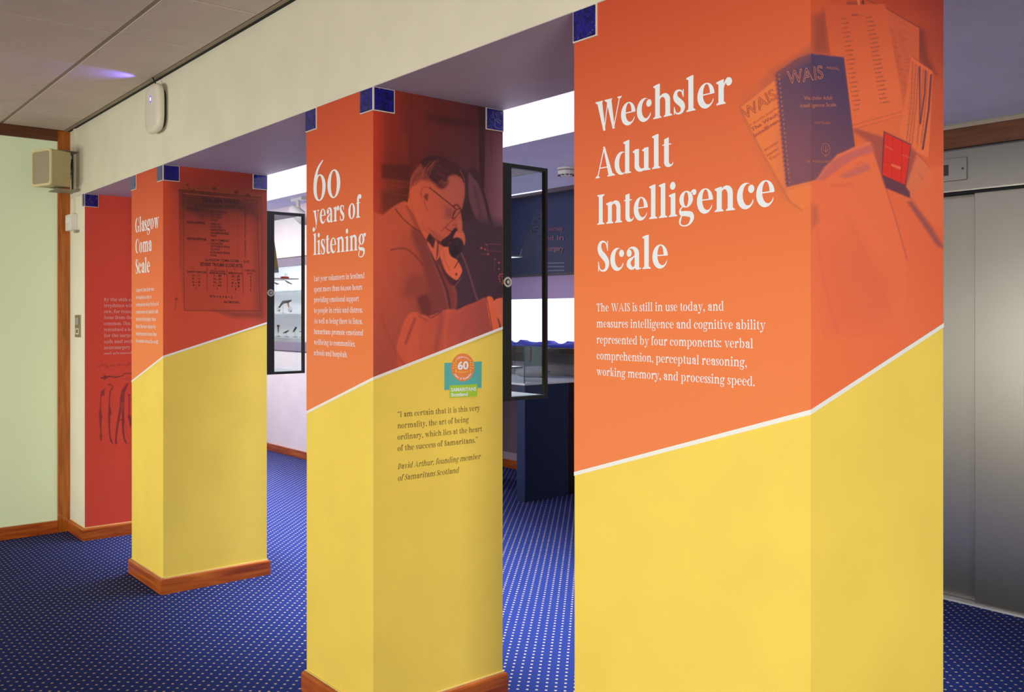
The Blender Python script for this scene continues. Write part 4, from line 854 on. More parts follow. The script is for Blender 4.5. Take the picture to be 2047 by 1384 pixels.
# ------------------------------------------------------------------ picture on the third pillar: the ward plaque
s = Sheet(('X', P3R), -.0008, DEP-.0005, lambda a: 1.1715+(1.3355-1.1715)*a/DEP, H-.0005, .0026, (340, 350, 4.774)); f = s
f.field([-60, 80, 400, 700, 930], [-90, 60, 250, 600, 1000, 1400, 1800], ['D8502F B84030 A03A2A 9A382A 90342A', 'D8502F AC4030 98382A 8A322A 7A302A', 'DA5232 BE4834 8A3A30 803630 84382E', 'DC5434 D04C34 C84A36 B44436 8E3C32', 'DE5638 D85038 D25038 C04A38 9A4236', 'DE5838 DC5438 D8523A CC4E3A B44A3A', 'DE5A3A DC563A DA543A D2523A CC503A'])
f.poly([(90, 90), (330, 110), (560, 120), (900, 190), (900, 250), (500, 190), (90, 160)], '8A4026', 20, .6)
for x, y, r in ((165, 95, 16), (225, 145, 14), (630, 165, 22), (740, 190, 18), (420, 130, 20), (185, 128, 9), (270, 128, 9)): f.ell(x, y, r, r*.7, '3E221C', 7, .7)
f.poly([(85, 140), (868, 215), (872, 1310), (132, 1296), (90, 900)], '4A2822', 12, .68, 'B84832', ((300, 200), (440, 700))); f.poly([(120, 185), (830, 250), (840, 420), (560, 330), (300, 420), (130, 300)], '5C302A', 34, .75)
f.poly([(780, 420), (880, 300), (885, 1350), (800, 1290)], '6A3028', 36, .5); f.poly([(400, 1290), (880, 1310), (880, 1370), (600, 1360)], '6E3A2A', 24, .65)
f.line([(85, 142), (870, 216)], '3A201A', 7, 4, .8); f.line([(128, 176), (500, 212), (700, 235)], 'D8603E', 5, 4, .6); f.line([(125, 186), (828, 245), (860, 1296), (134, 1294), (125, 186)], '4A2620', 5, 2.5, .8); f.line([(86, 145), (100, 900)], '5E2C22', 6, 4, .5); f.line([(870, 216), (878, 1300)], '4A2620', 7, 4, .5)
f.line([(60, 1170), (45, 1290)], '9A3C2E', 10, 8, .6); f.ell(60, 1185, 12, 12, '7A3226', 6, .7)
f.line([(352, 885), (354, 1110)], '4A221E', 5, 1.8, .85); f.line([(541, 893), (547, 1125)], '4A221E', 5, 1.8, .85); f.line([(690, 900), (700, 1130)], '4A221E', 5, 1.8, .85)
f.grain(.04); s.build('side_picture', p3, label='dark red print of an engraved ward plaque')
z3 = lambda x, y: (340+x/4.774, 350+y/4.774)
DK = flat('dark_plaque_lettering', '3A1C1C'); IT = []
def tl(t, x0, x1, y, h=4.2, b=.02):
    if t == '1': x0, x1 = (x0+x1)/2-2, (x0+x1)/2+2
    IT.append((t, z3(x0, y), z3(x1, y+(x1-x0)*.045), h, None, b))
tl('TRAUMA WARD', 300, 662, 262, 9.5, .04); tl('GLASGOW COMA SCALE (GCS)', 230, 718, 304, 6.5); tl('EYE OPENING', 155, 330, 336, 5.5)
R1 = [('SPONTANEOUS', 540, 360, '4'), ('TO VOICE', 496, 388, '3'), ('TO PAIN', 488, 414, '2'), ('NONE', 448, 442, '1'), ('ORIENTED', 480, 478, '5'), ('CONFUSED', 490, 505, '4'), ('INAPPROPRIATE', 528, 534, '3'), ('INCOMPREHENSIBLE', 560, 563, '2'), ('NONE', 440, 590, '1'),
      ('OBEYS COMMAND', 558, 632, '6'), ('LOCALISES', 502, 662, '5'), ('WITHDRAW (PAIN)', 568, 690, '4'), ('FLEXION', 470, 718, '3'), ('EXTENSION (PAIN)', 568, 748, '2'), ('NONE', 442, 776, '1')]
for t, x1, y, d in R1: tl(t, 385, x1, y, 4.2); tl('-', 642, 654, y+8, 4); tl(d, 710, 722, y+14, 4.6); tl(':', 366, 369, y, 4)
tl('VERBAL RESPONSE', 160, 335, 462, 4.6, .03); tl('MOTOR RESPONSE', 162, 346, 618, 4.6, .03); tl('GLASGOW COMA SCORE  -  3-15', 330, 752, 820, 5, .02); tl('REVISED TRAUMA SCORE (RTS)', 287, 690, 866, 6.8, .02)
tl('A', 214, 226, 898, 3.8); tl('B', 428, 440, 902, 3.8); tl('C', 608, 620, 910, 3.8); tl('GLASGOW COMA SCORE', 160, 345, 930, 3.6, .03); tl('SYSTOLIC BLOOD', 380, 522, 922, 3.2); tl('PRESSURE (mmHg)', 378, 530, 942, 3.4, .03); tl('RESPIRATORY RATE', 557, 684, 944, 3.6, .03); tl('CODED VALUE', 710, 812, 918, 3.4, .02); tl('(x+y)', 736, 780, 946, 3.4)
for i, (a, b, c_, d) in enumerate((('13 - 15', '> - 89', '10 - 29', '4'), ('9 - 12', '76 - 89', '> - 29', '3'), ('6 - 8', '50 - 75', '6 - 9', '2'), ('4 - 5', '1 - 49', '1 - 5', '1'), ('3', '0', '0', '0'))):
    y = 966+i*31
    w = 38 if len(a) > 2 else 6
    tl(a, 250-w, 250+w-2, y, 4); tl(b, 450-w, 450+w, y+4, 4); tl(c_, 625-w, 625+w, y+10, 4.4, .03); tl(d, 762, 774, y+18, 4.4, .03)
tl('RTS = A + B + C', 380, 600, 1168, 4.2); tl('BY JONATHAN SAYNOR', 405, 662, 1218, 4.4)
IT[-1] = ('SALTIM SUARL', z3(510, 1222), z3(664, 1226), 4.4, None, .02)
sans_on('plaque_lettering', IT, DK, p3, [('X', P3R)])

# ------------------------------------------------------------------ end pier: red side with old surgical instruments
s = Sheet(('X', P4R), .001, DEP-.0005, .078, H-.0005, .006, (190, 700, 6.92)); s.c[:] = hexc('DA4C3A')
s.build('side_print', p4)
s = Sheet(('X', P4R), .07, .40, .55, 1.13, .0024, (190, 700, 6.92)); s.c[:] = hexc('DA4C3A'); f = s; D = '7A3034'
f.line([(30, 225), (70, 225), (95, 195), (120, 215), (150, 190), (160, 240), (185, 225), (240, 215), (290, 215), (345, 190), (330, 215)], D, 9, 5, .6); f.line([(150, 262), (175, 235)], D, 8, 4, .5); f.line([(360, 215), (400, 205), (430, 225), (450, 185), (480, 205), (510, 190)], D, 9, 5, .6); f.line([(460, 180), (505, 172)], D, 7, 4, .6)
f.poly([(78, 375), (110, 375), (120, 350), (150, 350), (160, 362), (200, 355), (290, 365), (385, 350), (385, 362), (290, 388), (200, 375), (160, 392), (145, 408), (120, 405), (110, 395), (80, 402)], D, 4, .85); f.line([(385, 352), (400, 325), (500, 325), (560, 335)], D, 16, 5, .7); f.line([(385, 390), (410, 405), (500, 400)], D, 5, 3, .6)
f.poly([(72, 640), (78, 580), (105, 548), (140, 528), (130, 570), (128, 632), (90, 632), (82, 700), (85, 840), (98, 920), (88, 1000), (90, 1160), (102, 1190), (90, 1255), (70, 1255), (62, 1190), (70, 1120), (55, 960), (50, 870), (66, 780)], D, 4, .75)
f.line([(182, 478), (210, 470), (238, 500), (235, 535), (208, 560), (200, 640), (195, 800)], D, 16, 4, .85); f.poly([(188, 780), (212, 780), (225, 870), (208, 920), (205, 1060), (215, 1200), (252, 1290), (240, 1305), (205, 1260), (190, 1150), (180, 950), (180, 870)], D, 4, .85); f.line([(255, 500), (258, 530), (225, 575), (235, 880), (215, 1000)], D, 4, 3, .5)
f.poly([(440, 458), (465, 460), (440, 520), (410, 600), (405, 690), (405, 820), (350, 820), (335, 780), (345, 640), (375, 540)], D, 5, .8); f.ell(375, 760, 30, 42, 'B04638', 6, .7)
f.poly([(335, 800), (365, 830), (340, 960), (315, 1100), (300, 1230), (305, 1300), (285, 1308), (272, 1270), (285, 1100), (310, 940)], D, 4, .85); f.poly([(370, 830), (402, 820), (405, 960), (400, 1100), (415, 1230), (450, 1290), (425, 1300), (395, 1250), (372, 1120), (368, 960)], D, 4, .85); f.line([(330, 975), (370, 960)], D, 12, 4, .8)
f.line([(410, 980), (435, 1150), (475, 1240), (480, 1290), (450, 1305)], D, 5, 3, .7); f.poly([(452, 615), (490, 610), (478, 640), (480, 900), (505, 940), (495, 1060), (480, 1075), (470, 980), (448, 925), (465, 880), (462, 640)], D, 4, .85); f.line([(490, 660), (505, 700)], D, 8, 4, .7)
f.grain(.02); s.build('instrument_print', p4, .0018, label='dark engraving of old surgical instruments')

# ------------------------------------------------------------------ glass display cases fixed behind the pillars
def case(xl, xr, label, grp):
    t = thing('display_case', label, 'display case', ((xl+xr)/2, DEP, 1.056), grp)
    y0, y1, z0, z1 = DEP+.001, .762, 1.056, 1.925
    # side door with a broad lock stile, thin frame elsewhere
    fr = MB().box(xr-.022, xr, y0, y0+.042, z0, z1).box(xr-.022, xr, y1-.012, y1, z0, z1).box(xr-.022, xr, y0+.042, y1-.012, z1-.016, z1).box(xr-.022, xr, y0+.042, y1-.012, z0, z0+.014)
    d = fr.build('door_frame', BLKM, t, bevel=.001, seg=1)
    MB().box(xr-.013, xr-.008, y0+.036, y1-.008, z0+.008, z1-.008).build('door_pane', GLASS, d)
    k = MB().tube([(xr, y0+.019, 1.49), (xr+.006, y0+.019, 1.49)], .019, 24).build('lock', CHROME, d, smooth=False)
    MB().tube([(xr+.006, y0+.019, 1.49), (xr+.0075, y0+.019, 1.49)], .011, 16).build('lock_recess', DARKPL, t); MB().tube([(xr+.006, y0+.019, 1.49), (xr+.009, y0+.019, 1.49)], .007, 16).build('lock_core', CHROME, t)
    # far side frame, top and base boards, front pane
    MB().box(xl, xl+.022, y0, y0+.042, z0, z1).box(xl, xl+.022, y1-.012, y1, z0, z1).box(xl, xl+.022, y0+.042, y1-.012, z1-.016, z1).box(xl, xl+.022, y0+.042, y1-.012, z0, z0+.014).build('fixed_frame', BLKM, t)
    MB().box(xl+.008, xl+.012, y0+.04, y1-.01, z0+.01, z1-.01).build('fixed_pane', GLASS, t)
    MB().box(xl+.022, xr-.022, y0, y1, z0, z0+.012).build('base_board', WHITE, t); MB().box(xl+.022, xr-.022, y0, y1, z1-.008, z1).build('top_board', WHITE, t)
    MB().box(xl+.022, xr-.022, y1-.006, y1-.001, z0+.012, z1-.008).build('front_pane', GLASS, t)
    return t
c2 = case(P2L, P2R, 'black framed glass display case on the back of the 60 years of listening pillar', 'display cases behind the pillars')
c3 = case(P3L, P3R, 'black framed glass display case on the back of the pillar with the plaque picture', 'display cases behind the pillars')
SHG = mat('shelf_glass', (.88, .95, .95), .03, trans=.9, ior=1.2)
for z in (1.592, 1.178): MB().box(P2L+.03, P2R-.03, DEP+.004, .66, z-.006, z).build('glass_shelf', SHG, c2)
GOLD = mat('brass_card', hexc('C8B860'), .5)
for z in (1.593, 1.179):
    e = thing('shelf_clamp', 'small white shelf clamp on a yellow card, %s shelf of the open-sided case' % ('upper' if z > 1.4 else 'lower'), 'clamp', (-2.70, .61, z), 'small cubes in the display case')
    MB().box(-2.76, -2.62, .565, .600, z, z+.016).build('card', GOLD, e); MB().box(-2.68, -2.655, .590, .612, z+.016, z+.044).build('cube', PLASTW, e, bevel=.002); MB().box(-2.72, -2.62, .604, .640, z, z+.014).build('stand', mat('grey_stand', (.1, .1, .1), .5), e)  # cube, card and stand shapes for the clamps holding each glass shelf
sg = thing('acrylic_label', 'clear slanted acrylic text label leaning on the shelf of the display case', 'label', (-2.62, .69, 1.594))
ACR = mat('clear_acrylic', (.80, .84, .86), .05, trans=.97, ior=1.08, spec=.2); pa = at('X', -2.60, 1040, 511), at('X', -2.60, 1067, 425), at('X', -2.60, 1086, 422), at('X', -2.60, 1086, 509)
MB().prism(pa, (-.004, 0, 0)).build('panel', ACR, sg); LG = flat('grey_lettering', '566068')
mb = MB()
for i in range(6):
    y = 430+i*6.4; x0 = 1069-i*2.0
    for k in range(4):
        a = x0+k*4.2
        if a < 1084: mb.poly([at('X', -2.5985, a, y+2.6), at('X', -2.5985, min(a+3.0, 1085.5), y+2.4), at('X', -2.5985, min(a+3.0, 1085.5), y), at('X', -2.5985, a, y+.2)])
mb.build('text_marks', LG, sg); 
# tools inside the case behind the third pillar
REDH = mat('red_handle', hexc('B03A30'), .4); TAN = mat('tan_wood', hexc('9A7A48'), .5); GREY = mat('grey_metal', hexc('8E9098'), .3, .8)
XS = P3R-.08
sw = thing('bone_saw', 'wooden wedge handle with grey metal tip hanging in the case behind the plaque pillar', 'saw', at('X', XS, 553, 548))
MB().prism([at('X', XS, *q) for q in [(546.5, 470), (549.5, 488), (556.5, 535), (549, 537), (546.5, 530)]], (-.02, 0, 0)).build('handle', TAN, sw, bevel=.002); MB().prism([at('X', XS, *q) for q in [(547, 537), (556.5, 535), (557.5, 545), (547.5, 546)]], (-.016, 0, 0)).build('metal_tip', GREY, sw)
for z in (.0, ): MB().box(P3L+.03, P3R-.03, DEP+.004, .74, 1.567, 1.572).build('glass_shelf', SHG, c3)
for nm, y, lab in (('upper', 547.5, 'thin red handled instrument on the glass shelf of the rear case'), ('lower', 741, '')):
    if not lab: continue
    r_ = thing('red_instrument', lab, 'instrument', at('X', XS, 568, y)); A, B = at('X', XS, 561, y), at('X', XS, 577, y+.3); A.z = B.z = 1.578
    MB().tube([A, A.lerp(B, .3), B], [.004, .006, .005], 8).build('handle', REDH, r_)
    for t in (.55, .75): q = A.lerp(B, t); MB().tube([q, q+Vector((0, 0, .022))], .0015, 6).build('pin', GREY, r_)

# ------------------------------------------------------------------ built-in showcase in the far gallery wall
sc = thing('wall_showcase', 'built-in white wall showcase with glass shelves, seen through the case behind the plaque pillar', 'showcase', (-8.3, 2.5, 1.03))
MB().box(-9.4, -7.2, 2.84, 2.86, 1.03, 1.94).build('back_board', WHITE, sc); MB().box(-9.4, -7.2, 2.5, 2.86, 1.02, 1.03).build('bottom_board', WHITE, sc); MB().box(-9.4, -7.2, 2.5, 2.86, 1.938, 1.948).build('top_board', WHITE, sc)
MB().box(-9.4, -7.2, 2.485, 2.51, 1.857, 1.94).build('head_rail', PURPL, sc, bevel=.002); MB().box(-9.4, -7.2, 2.485, 2.51, 1.027, 1.116).build('foot_rail', PURPL, sc, bevel=.002)
MB().box(-9.4, -9.38, 2.5, 2.86, 1.03, 1.94).build('end_board', WHITE, sc); MB().box(-7.22, -7.2, 2.5, 2.86, 1.03, 1.94).build('end_board', WHITE, sc)
l = bpy.data.lights.new('showcase_strip', 'AREA'); l.shape = 'RECTANGLE'; l.size = 2; l.size_y = .05; l.energy = 7; l.color = (.95, .97, 1); o = bpy.data.objects.new('showcase_strip', l); COL.objects.link(o); o.location = (-8.3, 2.56, 1.93); o.rotation_euler = (.25, 0, 0)
for z in (1.626, 1.394, 1.158): MB().box(-9.35, -7.25, 2.54, 2.83, z-.008, z).build('glass_shelf', SHG, sc)
MB().box(-8.02, -7.95, 2.515, 2.52, 1.12, 1.85).build('mullion', WHITE, sc)
INK = mat('dark_steel', hexc('4A484C'), .35, .7)
def tool(name, label, pts, r, base, m=INK, ys=2.62):
    P = [at('Y', ys, *q) for q in pts]; b = at('Y', ys, *base[0]); t = thing(name, label, 'instrument', (b.x, b.y, base[1]))
    MB().tube(P, r, 8).build('blade', m, t)
    MB().tube([Vector((b.x, b.y, base[1])), Vector((b.x, b.y, P[len(P)//2].z))], .002, 6).build('display_pin', GREY, t); MB().box(b.x-.02, b.x+.02, b.y-.015, b.y+.015, base[1], base[1]+.004).build('foot', GREY, t); return t
G_ = 'surgical instruments in the wall showcase'
tool('surgical_probe', 'thin dark probe angled downward on the top showcase shelf', [(570, 561), (575, 564), (583, 568)], [.004, .010, .006], ((575, 566), 1.626))
tool('surgical_scraper', 'short dark scraper at the left of the top showcase shelf', [(547, 564), (552, 567), (557, 568)], [.004, .010, .006], ((553, 568), 1.626))
d = tool('trephine_brace', 'large dark brace instrument with pale round ends on the middle showcase shelf', [(558, 616), (563, 608), (567, 604), (576, 603), (582, 601)], [.008, .010, .016, .015, .008], ((566, 610), 1.394))
for q, m_ in (((557, 618), CHROME), ((580, 619), CHROME)):
    w = at('Y', 2.62, *q); MB().tube([w+Vector((0, -.01, 0)), w+Vector((0, .01, 0))], .028, 14).build('round_end', m_, d)
w = at('Y', 2.62, 577, 612); MB().tube([at('Y', 2.62, 576, 605), w, at('Y', 2.62, 580, 617)], [.01, .008, .006], 8).build('tan_grip', TAN, d)
tool('upright_hook', 'small upright dark hook at the left of the lowest showcase shelf', [(556.5, 650), (556.5, 655), (556.5, 665)], [.018, .008, .005], ((556.5, 668), 1.158))
tool('cross_handle', 'T shaped dark handle instrument on the lowest showcase shelf', [(567, 666), (572, 664), (577, 661)], [.006, .010, .006], ((573, 668), 1.158))
tool('bone_forceps', 'pair of dark forceps standing on the lowest showcase shelf', [(586, 664), (589, 660), (592, 655)], [.005, .010, .010], ((590, 668), 1.158))
tool('surgical_needle', 'long thin needle at the right of the lowest showcase shelf', [(599, 664), (605, 662), (612, 660)], [.003, .004, .003], ((605, 664), 1.158))

# ------------------------------------------------------------------ track spotlight under the gallery ceiling edge
sp = thing('track_spotlight', 'white swivelling spotlight hanging from the gallery ceiling edge above the rear display case', 'spotlight', at('Z', 2.28, 596, 395))
b0 = Vector(sp.location); MB().box(b0.x-.09, b0.x+.09, b0.y-.02, b0.y+.02, 2.255, 2.28).build('mount', PLASTW, sp, bevel=.004); a = b0+Vector((0, 0, -.02)); MB().tube([a, a+Vector((0, 0, -.07))], .014, 10).build('stem', PLASTW, sp)
c_ = a+Vector((.0, 0, -.10)); MB().tube([c_+Vector((-.07, -.02, .04)), c_+Vector((-.05, -.015, .03)), c_+Vector((.06, .02, -.05)), c_+Vector((.085, .028, -.07))], [.02, .045, .05, .034], 18).build('lamp_head', PLASTW, sp, smooth=True)
c_ = a+Vector((.16, .02, -.13)); MB().tube([c_+Vector((-.01, .0, .05)), c_+Vector((0, 0, .03)), c_+Vector((.03, .01, -.05))], [.02, .042, .034], 18).build('lamp_head', PLASTW, sp, smooth=True)
# smoke detector
q = at('Z', 2.28, 1132, 336); sd = thing('smoke_detector', 'round white smoke detector on the lilac gallery ceiling', 'smoke detector', q)
MB().tube([q, q-Vector((0, 0, .012))], .056, 28).build('base', PLASTW, sd); MB().tube([q-Vector((0, 0, .016)), q-Vector((0, 0, .024)), q-Vector((0, 0, .040)), q-Vector((0, 0, .052))], [.050, .054, .050, .032], 28).build('housing', PLASTW, sd)
mb = MB()
for k in range(10):
    t = 2*math.pi*k/10; c_ = q+Vector((.046*math.cos(t), .046*math.sin(t), -.046)); mb.box(c_.x-.006, c_.x+.006, c_.y-.006, c_.y+.006, c_.z-.003, c_.z+.002)
mb.build('vent_slots', DARKPL, sd)

# ------------------------------------------------------------------ alcove: dark panel, lit niche, counter with glass box
dp = thing('graphic_panel', 'wide dark glossy graphic panel with faint reddish lettering high on the alcove wall', 'panel', (-5.6, 3.69, 1.713))
MB().box(-6.95, -4.3, 3.62, 3.685, 1.713, 2.41).build('board', DARKBLU, dp, bevel=.004); MB().box(-6.95, -4.3, 3.615, 3.625, 1.713, 1.728).box(-6.95, -4.3, 3.615, 3.625, 2.396, 2.41).build('edge_strip', DARKPL, dp)
MR = mat('faint_red_lettering', hexc('5A2A4A'), .4); MG = mat('faint_blue_lettering', hexc('454E72'), .4)
for tx in (('ourney', (1092, 462), (1127, 461), 9, None, .03), ('nd', (1092, 481), (1107, 480.6), 10, None, .03), ('in', (1113, 480.4), (1128, 480), 10, None, .03), ('surgery', (1092, 502), (1128, 501), 10, None, .05)): sans_on('panel_lettering', [tx], MR, dp, [('Y', 3.618)], .002)
for y in (525, 532.5, 540): MB().poly([at('Y', 3.6175, 1092, y), at('Y', 3.6175, 1128, y-.7), at('Y', 3.6175, 1128, y+2), at('Y', 3.6175, 1092, y+2.7)]).build('blurred_text_line', MG, dp)
nb = thing('light_board', 'bright white backlit board below the dark graphic panel', 'light board', (-5.6, 3.69, 1.157))
MB().box(-6.95, -4.3, 3.66, 3.685, 1.13, 1.516).build('lit_face', mat('backlit_white', (.85, .86, .9), .5, emit=(.90, .92, 1), es=1.25), nb); MB().box(-6.95, -4.3, 3.655, 3.685, 1.516, 1.712).build('lilac_shade_strip', mat('lilac_shade', hexc('A890B8'), .5), nb)  # lilac strip: shade below the dark panel, put into its colour
lg = thing('display_ledge', 'dark brown ledge along the alcove wall under the white board', 'ledge', (-5.6, 3.60, 1.07)); MB().box(-6.95, -4.3, 3.50, 3.69, 1.060, 1.108).build('shelf', wood('ledge_wood', '2A1810', '3A2418', '4A2E20', 'H'), lg, bevel=.003); MB().box(-6.9, -4.35, 3.65, 3.69, .97, 1.06).build('batten', wood('batten_wood', '2A1810', '3A2418', '4A2E20', 'H'), lg)
cl = MB(); n = 60; X = [-6.9+2.5*i/n for i in range(n+1)]
for i in range(n+1):
    h = 1.148+.012*math.sin(i*.9)+.008*math.sin(i*2.3+1); y = 3.505+.01*math.sin(i*1.3)
    cl.v += [(X[i], y-.006, 1.110), (X[i], y-.002, 1.127), (X[i], y+.03, h), (X[i], y+.11, h-.006), (X[i], 3.645, 1.112)]
for i in range(n):
    for k in range(4): a = i*5+k; cl.f.append((a, a+5, a+6, a+1))
o = cl.build('blue_cloth', BLUECL, smooth=True); tag(o, 'rumpled bright blue cloth lying along the brown alcove ledge', 'cloth')
ct = thing('display_counter', 'navy display counter with a pale top and a glass box, standing in the alcove', 'counter', (-5.45, 3.1, 0))
MB().box(-5.165, -5.07, 2.80, 3.24, 0.0, .858).build('end_panel', NAVYP, ct, bevel=.006); MB().box(-5.15, -5.085, 3.24, 3.66, .0, .858).build('recessed_panel', mat('black_panel', (.006, .006, .010), .5), ct)
MB().box(-5.95, -5.86, 2.80, 3.24, 0, .858).build('end_panel', NAVYP, ct, bevel=.006)
MB().box(-5.96, -5.065, 2.795, 3.655, .858, .872).build('counter_top', WHITE, ct, bevel=.002); MB().box(-5.86, -5.165, 3.22, 3.24, .25, .858).build('modesty_panel', mat('grey_mauve_panel', hexc('6A5C66'), .6), ct)
mb = MB()
for a in ((-5.95, -5.075, 2.80, 2.805), (-5.95, -5.075, 3.44, 3.445), (-5.95, -5.945, 2.805, 3.44), (-5.08, -5.075, 2.805, 3.44)): mb.box(*a, .872, 1.155)
gb = thing('glass_box', 'clear glass box standing on the navy counter in the alcove', 'glass box', (-5.5, 3.1, .872)); mb.build('panes', GLASS, gb)
for x, y in ((-5.0765, 2.8),): MB().box(x-.003, x+.003, y-.001, y+.004, .872, 1.155).build('corner_seam', mat('teal_edge', hexc('3A6A70'), .3), gb)
cu = MB(); P_ = [(1015, 764), (1018, 735), (1045, 729), (1070, 728), (1088, 729), (1104, 737), (1110, 741), (1102, 748), (1088, 756), (1070, 763)]
W_ = [at('Y', 3.05, *p) for p in P_]; zb = .874
ctr = sum(W_, Vector())/len(W_); cu.v = [tuple(ctr+Vector((0, -.09, 0))), tuple(ctr+Vector((0, .09, 0)))]+[tuple(Vector((w.x, w.y, max(w.z, zb)))) for w in W_]
m_ = len(W_)
for i in range(m_): j = (i+1) % m_; cu.f += [(0, 2+i, 2+j), (1, 2+j, 2+i)]
o = cu.build('fabric_model', CUSH, smooth=True); sb_ = o.modifiers.new('s', 'SUBSURF'); sb_.levels = sb_.render_levels = 2; tag(o, 'pale grey cushion shaped object with a pointed end inside the glass box on the counter', 'cushion')
cd = thing('standing_card', 'grey green upright picture card in the glass box on the navy counter', 'card', at('Y', 3.3, 1066, 728)); cd.location.z = .874
A, B = at('Y', 3.3, 1049, 692), at('Y', 3.3, 1088, 728); MB().box(A.x, B.x, 3.3, 3.31, .874, A.z).build('card', mat('grey_green_card', hexc('5E6A66'), .6), cd); mb = MB()
for i in range(9): p = at('Y', 3.299, 1060+(i % 2)*1.5, 695+i*3.4); mb.box(p.x-.006, p.x+.006, p.y-.002, p.y, p.z-.006, p.z+.006)
mb.build('coloured_dots', mat('maroon_print', hexc('7A3450'), .5), cd)

# ------------------------------------------------------------------ fittings of the front room
ap = thing('wireless_access_point', 'white rounded wall device with a glowing blue light high on the beam', 'network device', (-4.56, 0, 2.385))
def rounded(cx, cz, w, h, e=3.6, n=40): return [(cx+abs(math.cos(t))**(2/e)*math.copysign(w/2, math.cos(t)), cz+abs(math.sin(t))**(2/e)*math.copysign(h/2, math.sin(t))) for t in [2*math.pi*i/n for i in range(n)]]
mb = MB(); R_ = [(.186, .224, -.016), (.196, .234, -.021), (.202, .240, -.030), (.198, .236, -.040), (.180, .218, -.048), (.14, .18, -.052)]
for w, h, y in R_: mb.v += [(x, y, z) for x, z in rounded(-4.56, 2.385, w, h)]
for i in range(len(R_)-1):
    for k in range(40): j = (k+1) % 40; mb.f.append((i*40+k, i*40+j, i*40+40+j, i*40+40+k))
mb.f += [tuple(range(40)), tuple(range(200, 240))]; mb.build('housing', PLAST, ap, smooth=True)
mb = MB(); mb.prism([(x, 0, z) for x, z in rounded(-4.56, 2.385, .15, .19)], (0, -.018, 0)).build('mounting_plate', DARKPL, ap)
MB().prism([(x, -.0522, z) for x, z in rounded(-4.56, 2.43, .012, .016, 2)], (0, -.001, 0)).build('indicator_light', mat('blue_led', (.2, .25, 1), .4, emit=(.45, .5, 1), es=6), ap)
MB().prism([(x, -.0521, z) for x, z in rounded(-4.56, 2.43, .030, .040, 2)], (0, -.0004, 0)).build('indicator_lens', mat('blue_lens', (.25, .25, .9), .3, emit=(.25, .25, 1), es=.35), ap)
MB().tube([(-4.545, -.028, 2.50), (-4.555, -.034, 2.52), (-4.575, -.04, 2.545)], .0035, 8).build('cable', DARKPL, ap)
l = bpy.data.lights.new('device_glow', 'SPOT'); l.energy = 4; l.color = (.16, .13, 1); l.spot_size = math.radians(75); l.spot_blend = 1; l.shadow_soft_size = .008
o = bpy.data.objects.new('device_glow', l); COL.objects.link(o); o.location = (-4.575, -.072, 2.485); o.rotation_euler = (Vector((-4.68, -.34, 2.555))-Vector(o.location)).to_track_quat('-Z', 'Y').to_euler()

sk = thing('loudspeaker', 'cream box loudspeaker on a wall bracket in the corner by the green glass', 'loudspeaker', (-5.98, -.1, 2.15))
e1 = Vector((-5.935, -.175, 0)); wv = Vector((-.9360, -.3522, 0))*.19; sv = Vector((-.3522, .9360, 0))*.135; z0, z1 = 2.150, 2.372
n_ = Vector((.3522, -.9360, 0))
q = [e1, e1+wv, e1+wv*.86+sv, e1+sv*1.0+wv*.10]
MB().prism([Vector((p.x, p.y, z0+.004)) for p in q], (0, 0, z1-z0-.008)).build('cabinet', mat('speaker_cabinet', hexc('B8A97C'), .45), sk, bevel=.008, seg=3)
cen = (e1+e1+wv)/2; u = wv.normalized()
def fr(w, h, off, e=13): return [Vector((cen.x, cen.y, 0))+u*a+n_*off+Vector((0, 0, b)) for a, b in rounded(0, (z0+z1)/2, w, h, e, 48)]
mb = MB(); outer = fr(.192, z1-z0, .002); outer2 = fr(.190, z1-z0-.002, .012); inner = fr(.168, z1-z0-.028, .012); inn2 = fr(.166, z1-z0-.030, .006)
for ring in (outer, outer2, inner, inn2): mb.v += [tuple(p) for p in ring]
for i in range(3):
    for k in range(48): j = (k+1) % 48; mb.f.append((i*48+k, i*48+j, i*48+48+j, i*48+48+k))
mb.build('front_bezel', mat('cream_bezel', hexc('DED2A2', .95), .35), sk); MB().poly(fr(.169, z1-z0-.027, .007)).build('grille', GRILLE, sk)
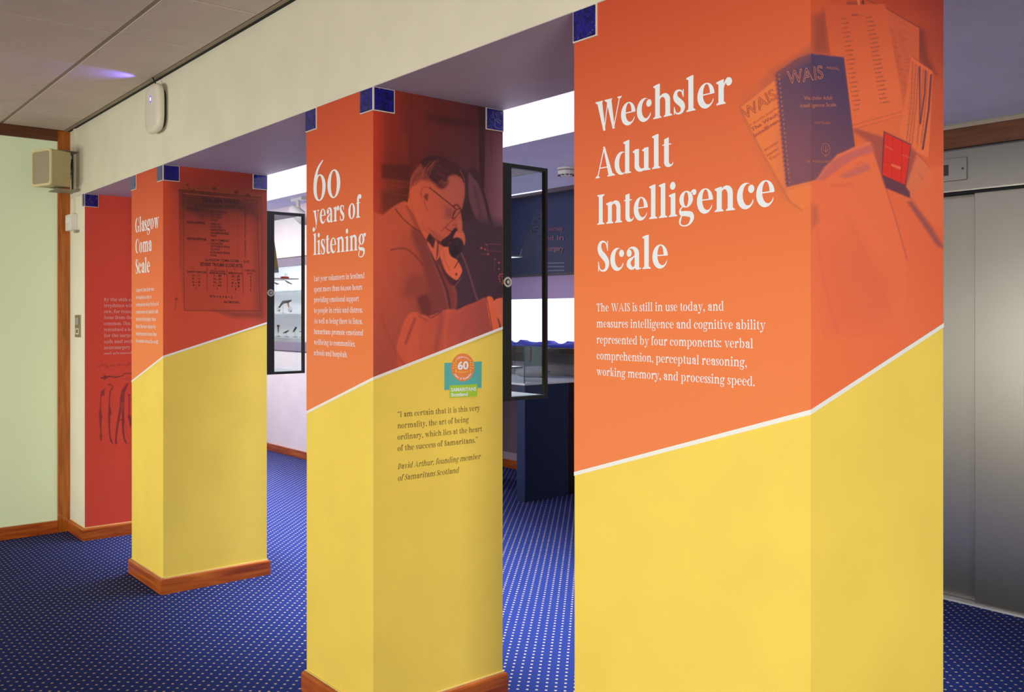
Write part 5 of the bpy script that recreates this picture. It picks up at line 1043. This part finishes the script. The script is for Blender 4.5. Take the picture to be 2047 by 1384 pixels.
MB().box(-6.19, -6.02, -.13, -.004, 2.378, 2.3805).build('bracket_arm', mat('grey_bracket', hexc('8E8674'), .5), sk); MB().box(-6.19, -6.00, -.14, -.004, 2.138, 2.1425).build('bracket_arm', mat('grey_bracket', hexc('8E8674'), .5), sk); MB().box(-6.19, -6.150, -.006, -.0, 2.14, 2.38).build('wall_plate', mat('grey_bracket', hexc('2A2620'), .6), sk)
MB().tube([(-6.115, -.03+.004*math.sin(t*.5), 2.255)]*0+[(-6.125+.028*math.cos(t*math.pi/8), -.035, 2.248+.038*math.sin(t*math.pi/8)) for t in range(-5, 11)]+[(-6.13, -.02, 2.32), (-6.13, -.02, 2.345)], .0055, 8).build('cable', DARKPL, sk)
tr = MB().box(-6.135, -6.11, -.010, 0, 2.0, CE-.004).build('cable_trunking', CREAM); tag(tr, 'thin cream cable trunking running down from the ceiling to the motion sensor', 'trunking')
pr = thing('motion_sensor', 'small white box sensor on the cream pier below the loudspeaker', 'sensor', (-6.14, 0, 1.9)); MB().box(-6.204, -6.078, -.040, 0, 1.902, 2.002).build('housing', PLASTW, pr, bevel=.006, seg=3); MB().box(-6.085, -6.03, -.02, 0, 1.885, 1.90).build('cable_gland', mat('grey_gland', hexc('9A9284'), .5), pr); MB().box(-6.19, -6.12, -.0415, -.039, 1.95, 1.985).build('lens', mat('sensor_lens', (.9, .9, .9), .2), pr, bevel=.001)
sp_ = thing('switch_plate', 'narrow bronze wall plate with a switch and key slot on the cream pier', 'switch', (-6.05, 0, 1.3)); BRZ = mat('bronze_plate', hexc('8E8266'), .35, .5)
MB().box(-6.115, -5.995, -.006, 0, 1.236, 1.374).build('plate', BRZ, sp_, bevel=.002); MB().box(-6.095, -6.018, -.011, -.006, 1.312, 1.358).build('switch', mat('grey_switch', hexc('9A958E'), .4), sp_, bevel=.002); MB().box(-6.085, -6.02, -.010, -.006, 1.253, 1.292).build('key_slot', mat('pale_insert', hexc('D8D0BC'), .4), sp_, bevel=.003); MB().box(-6.06, -6.035, -.0115, -.009, 1.262, 1.284).build('slot_mark', DARKPL, sp_)
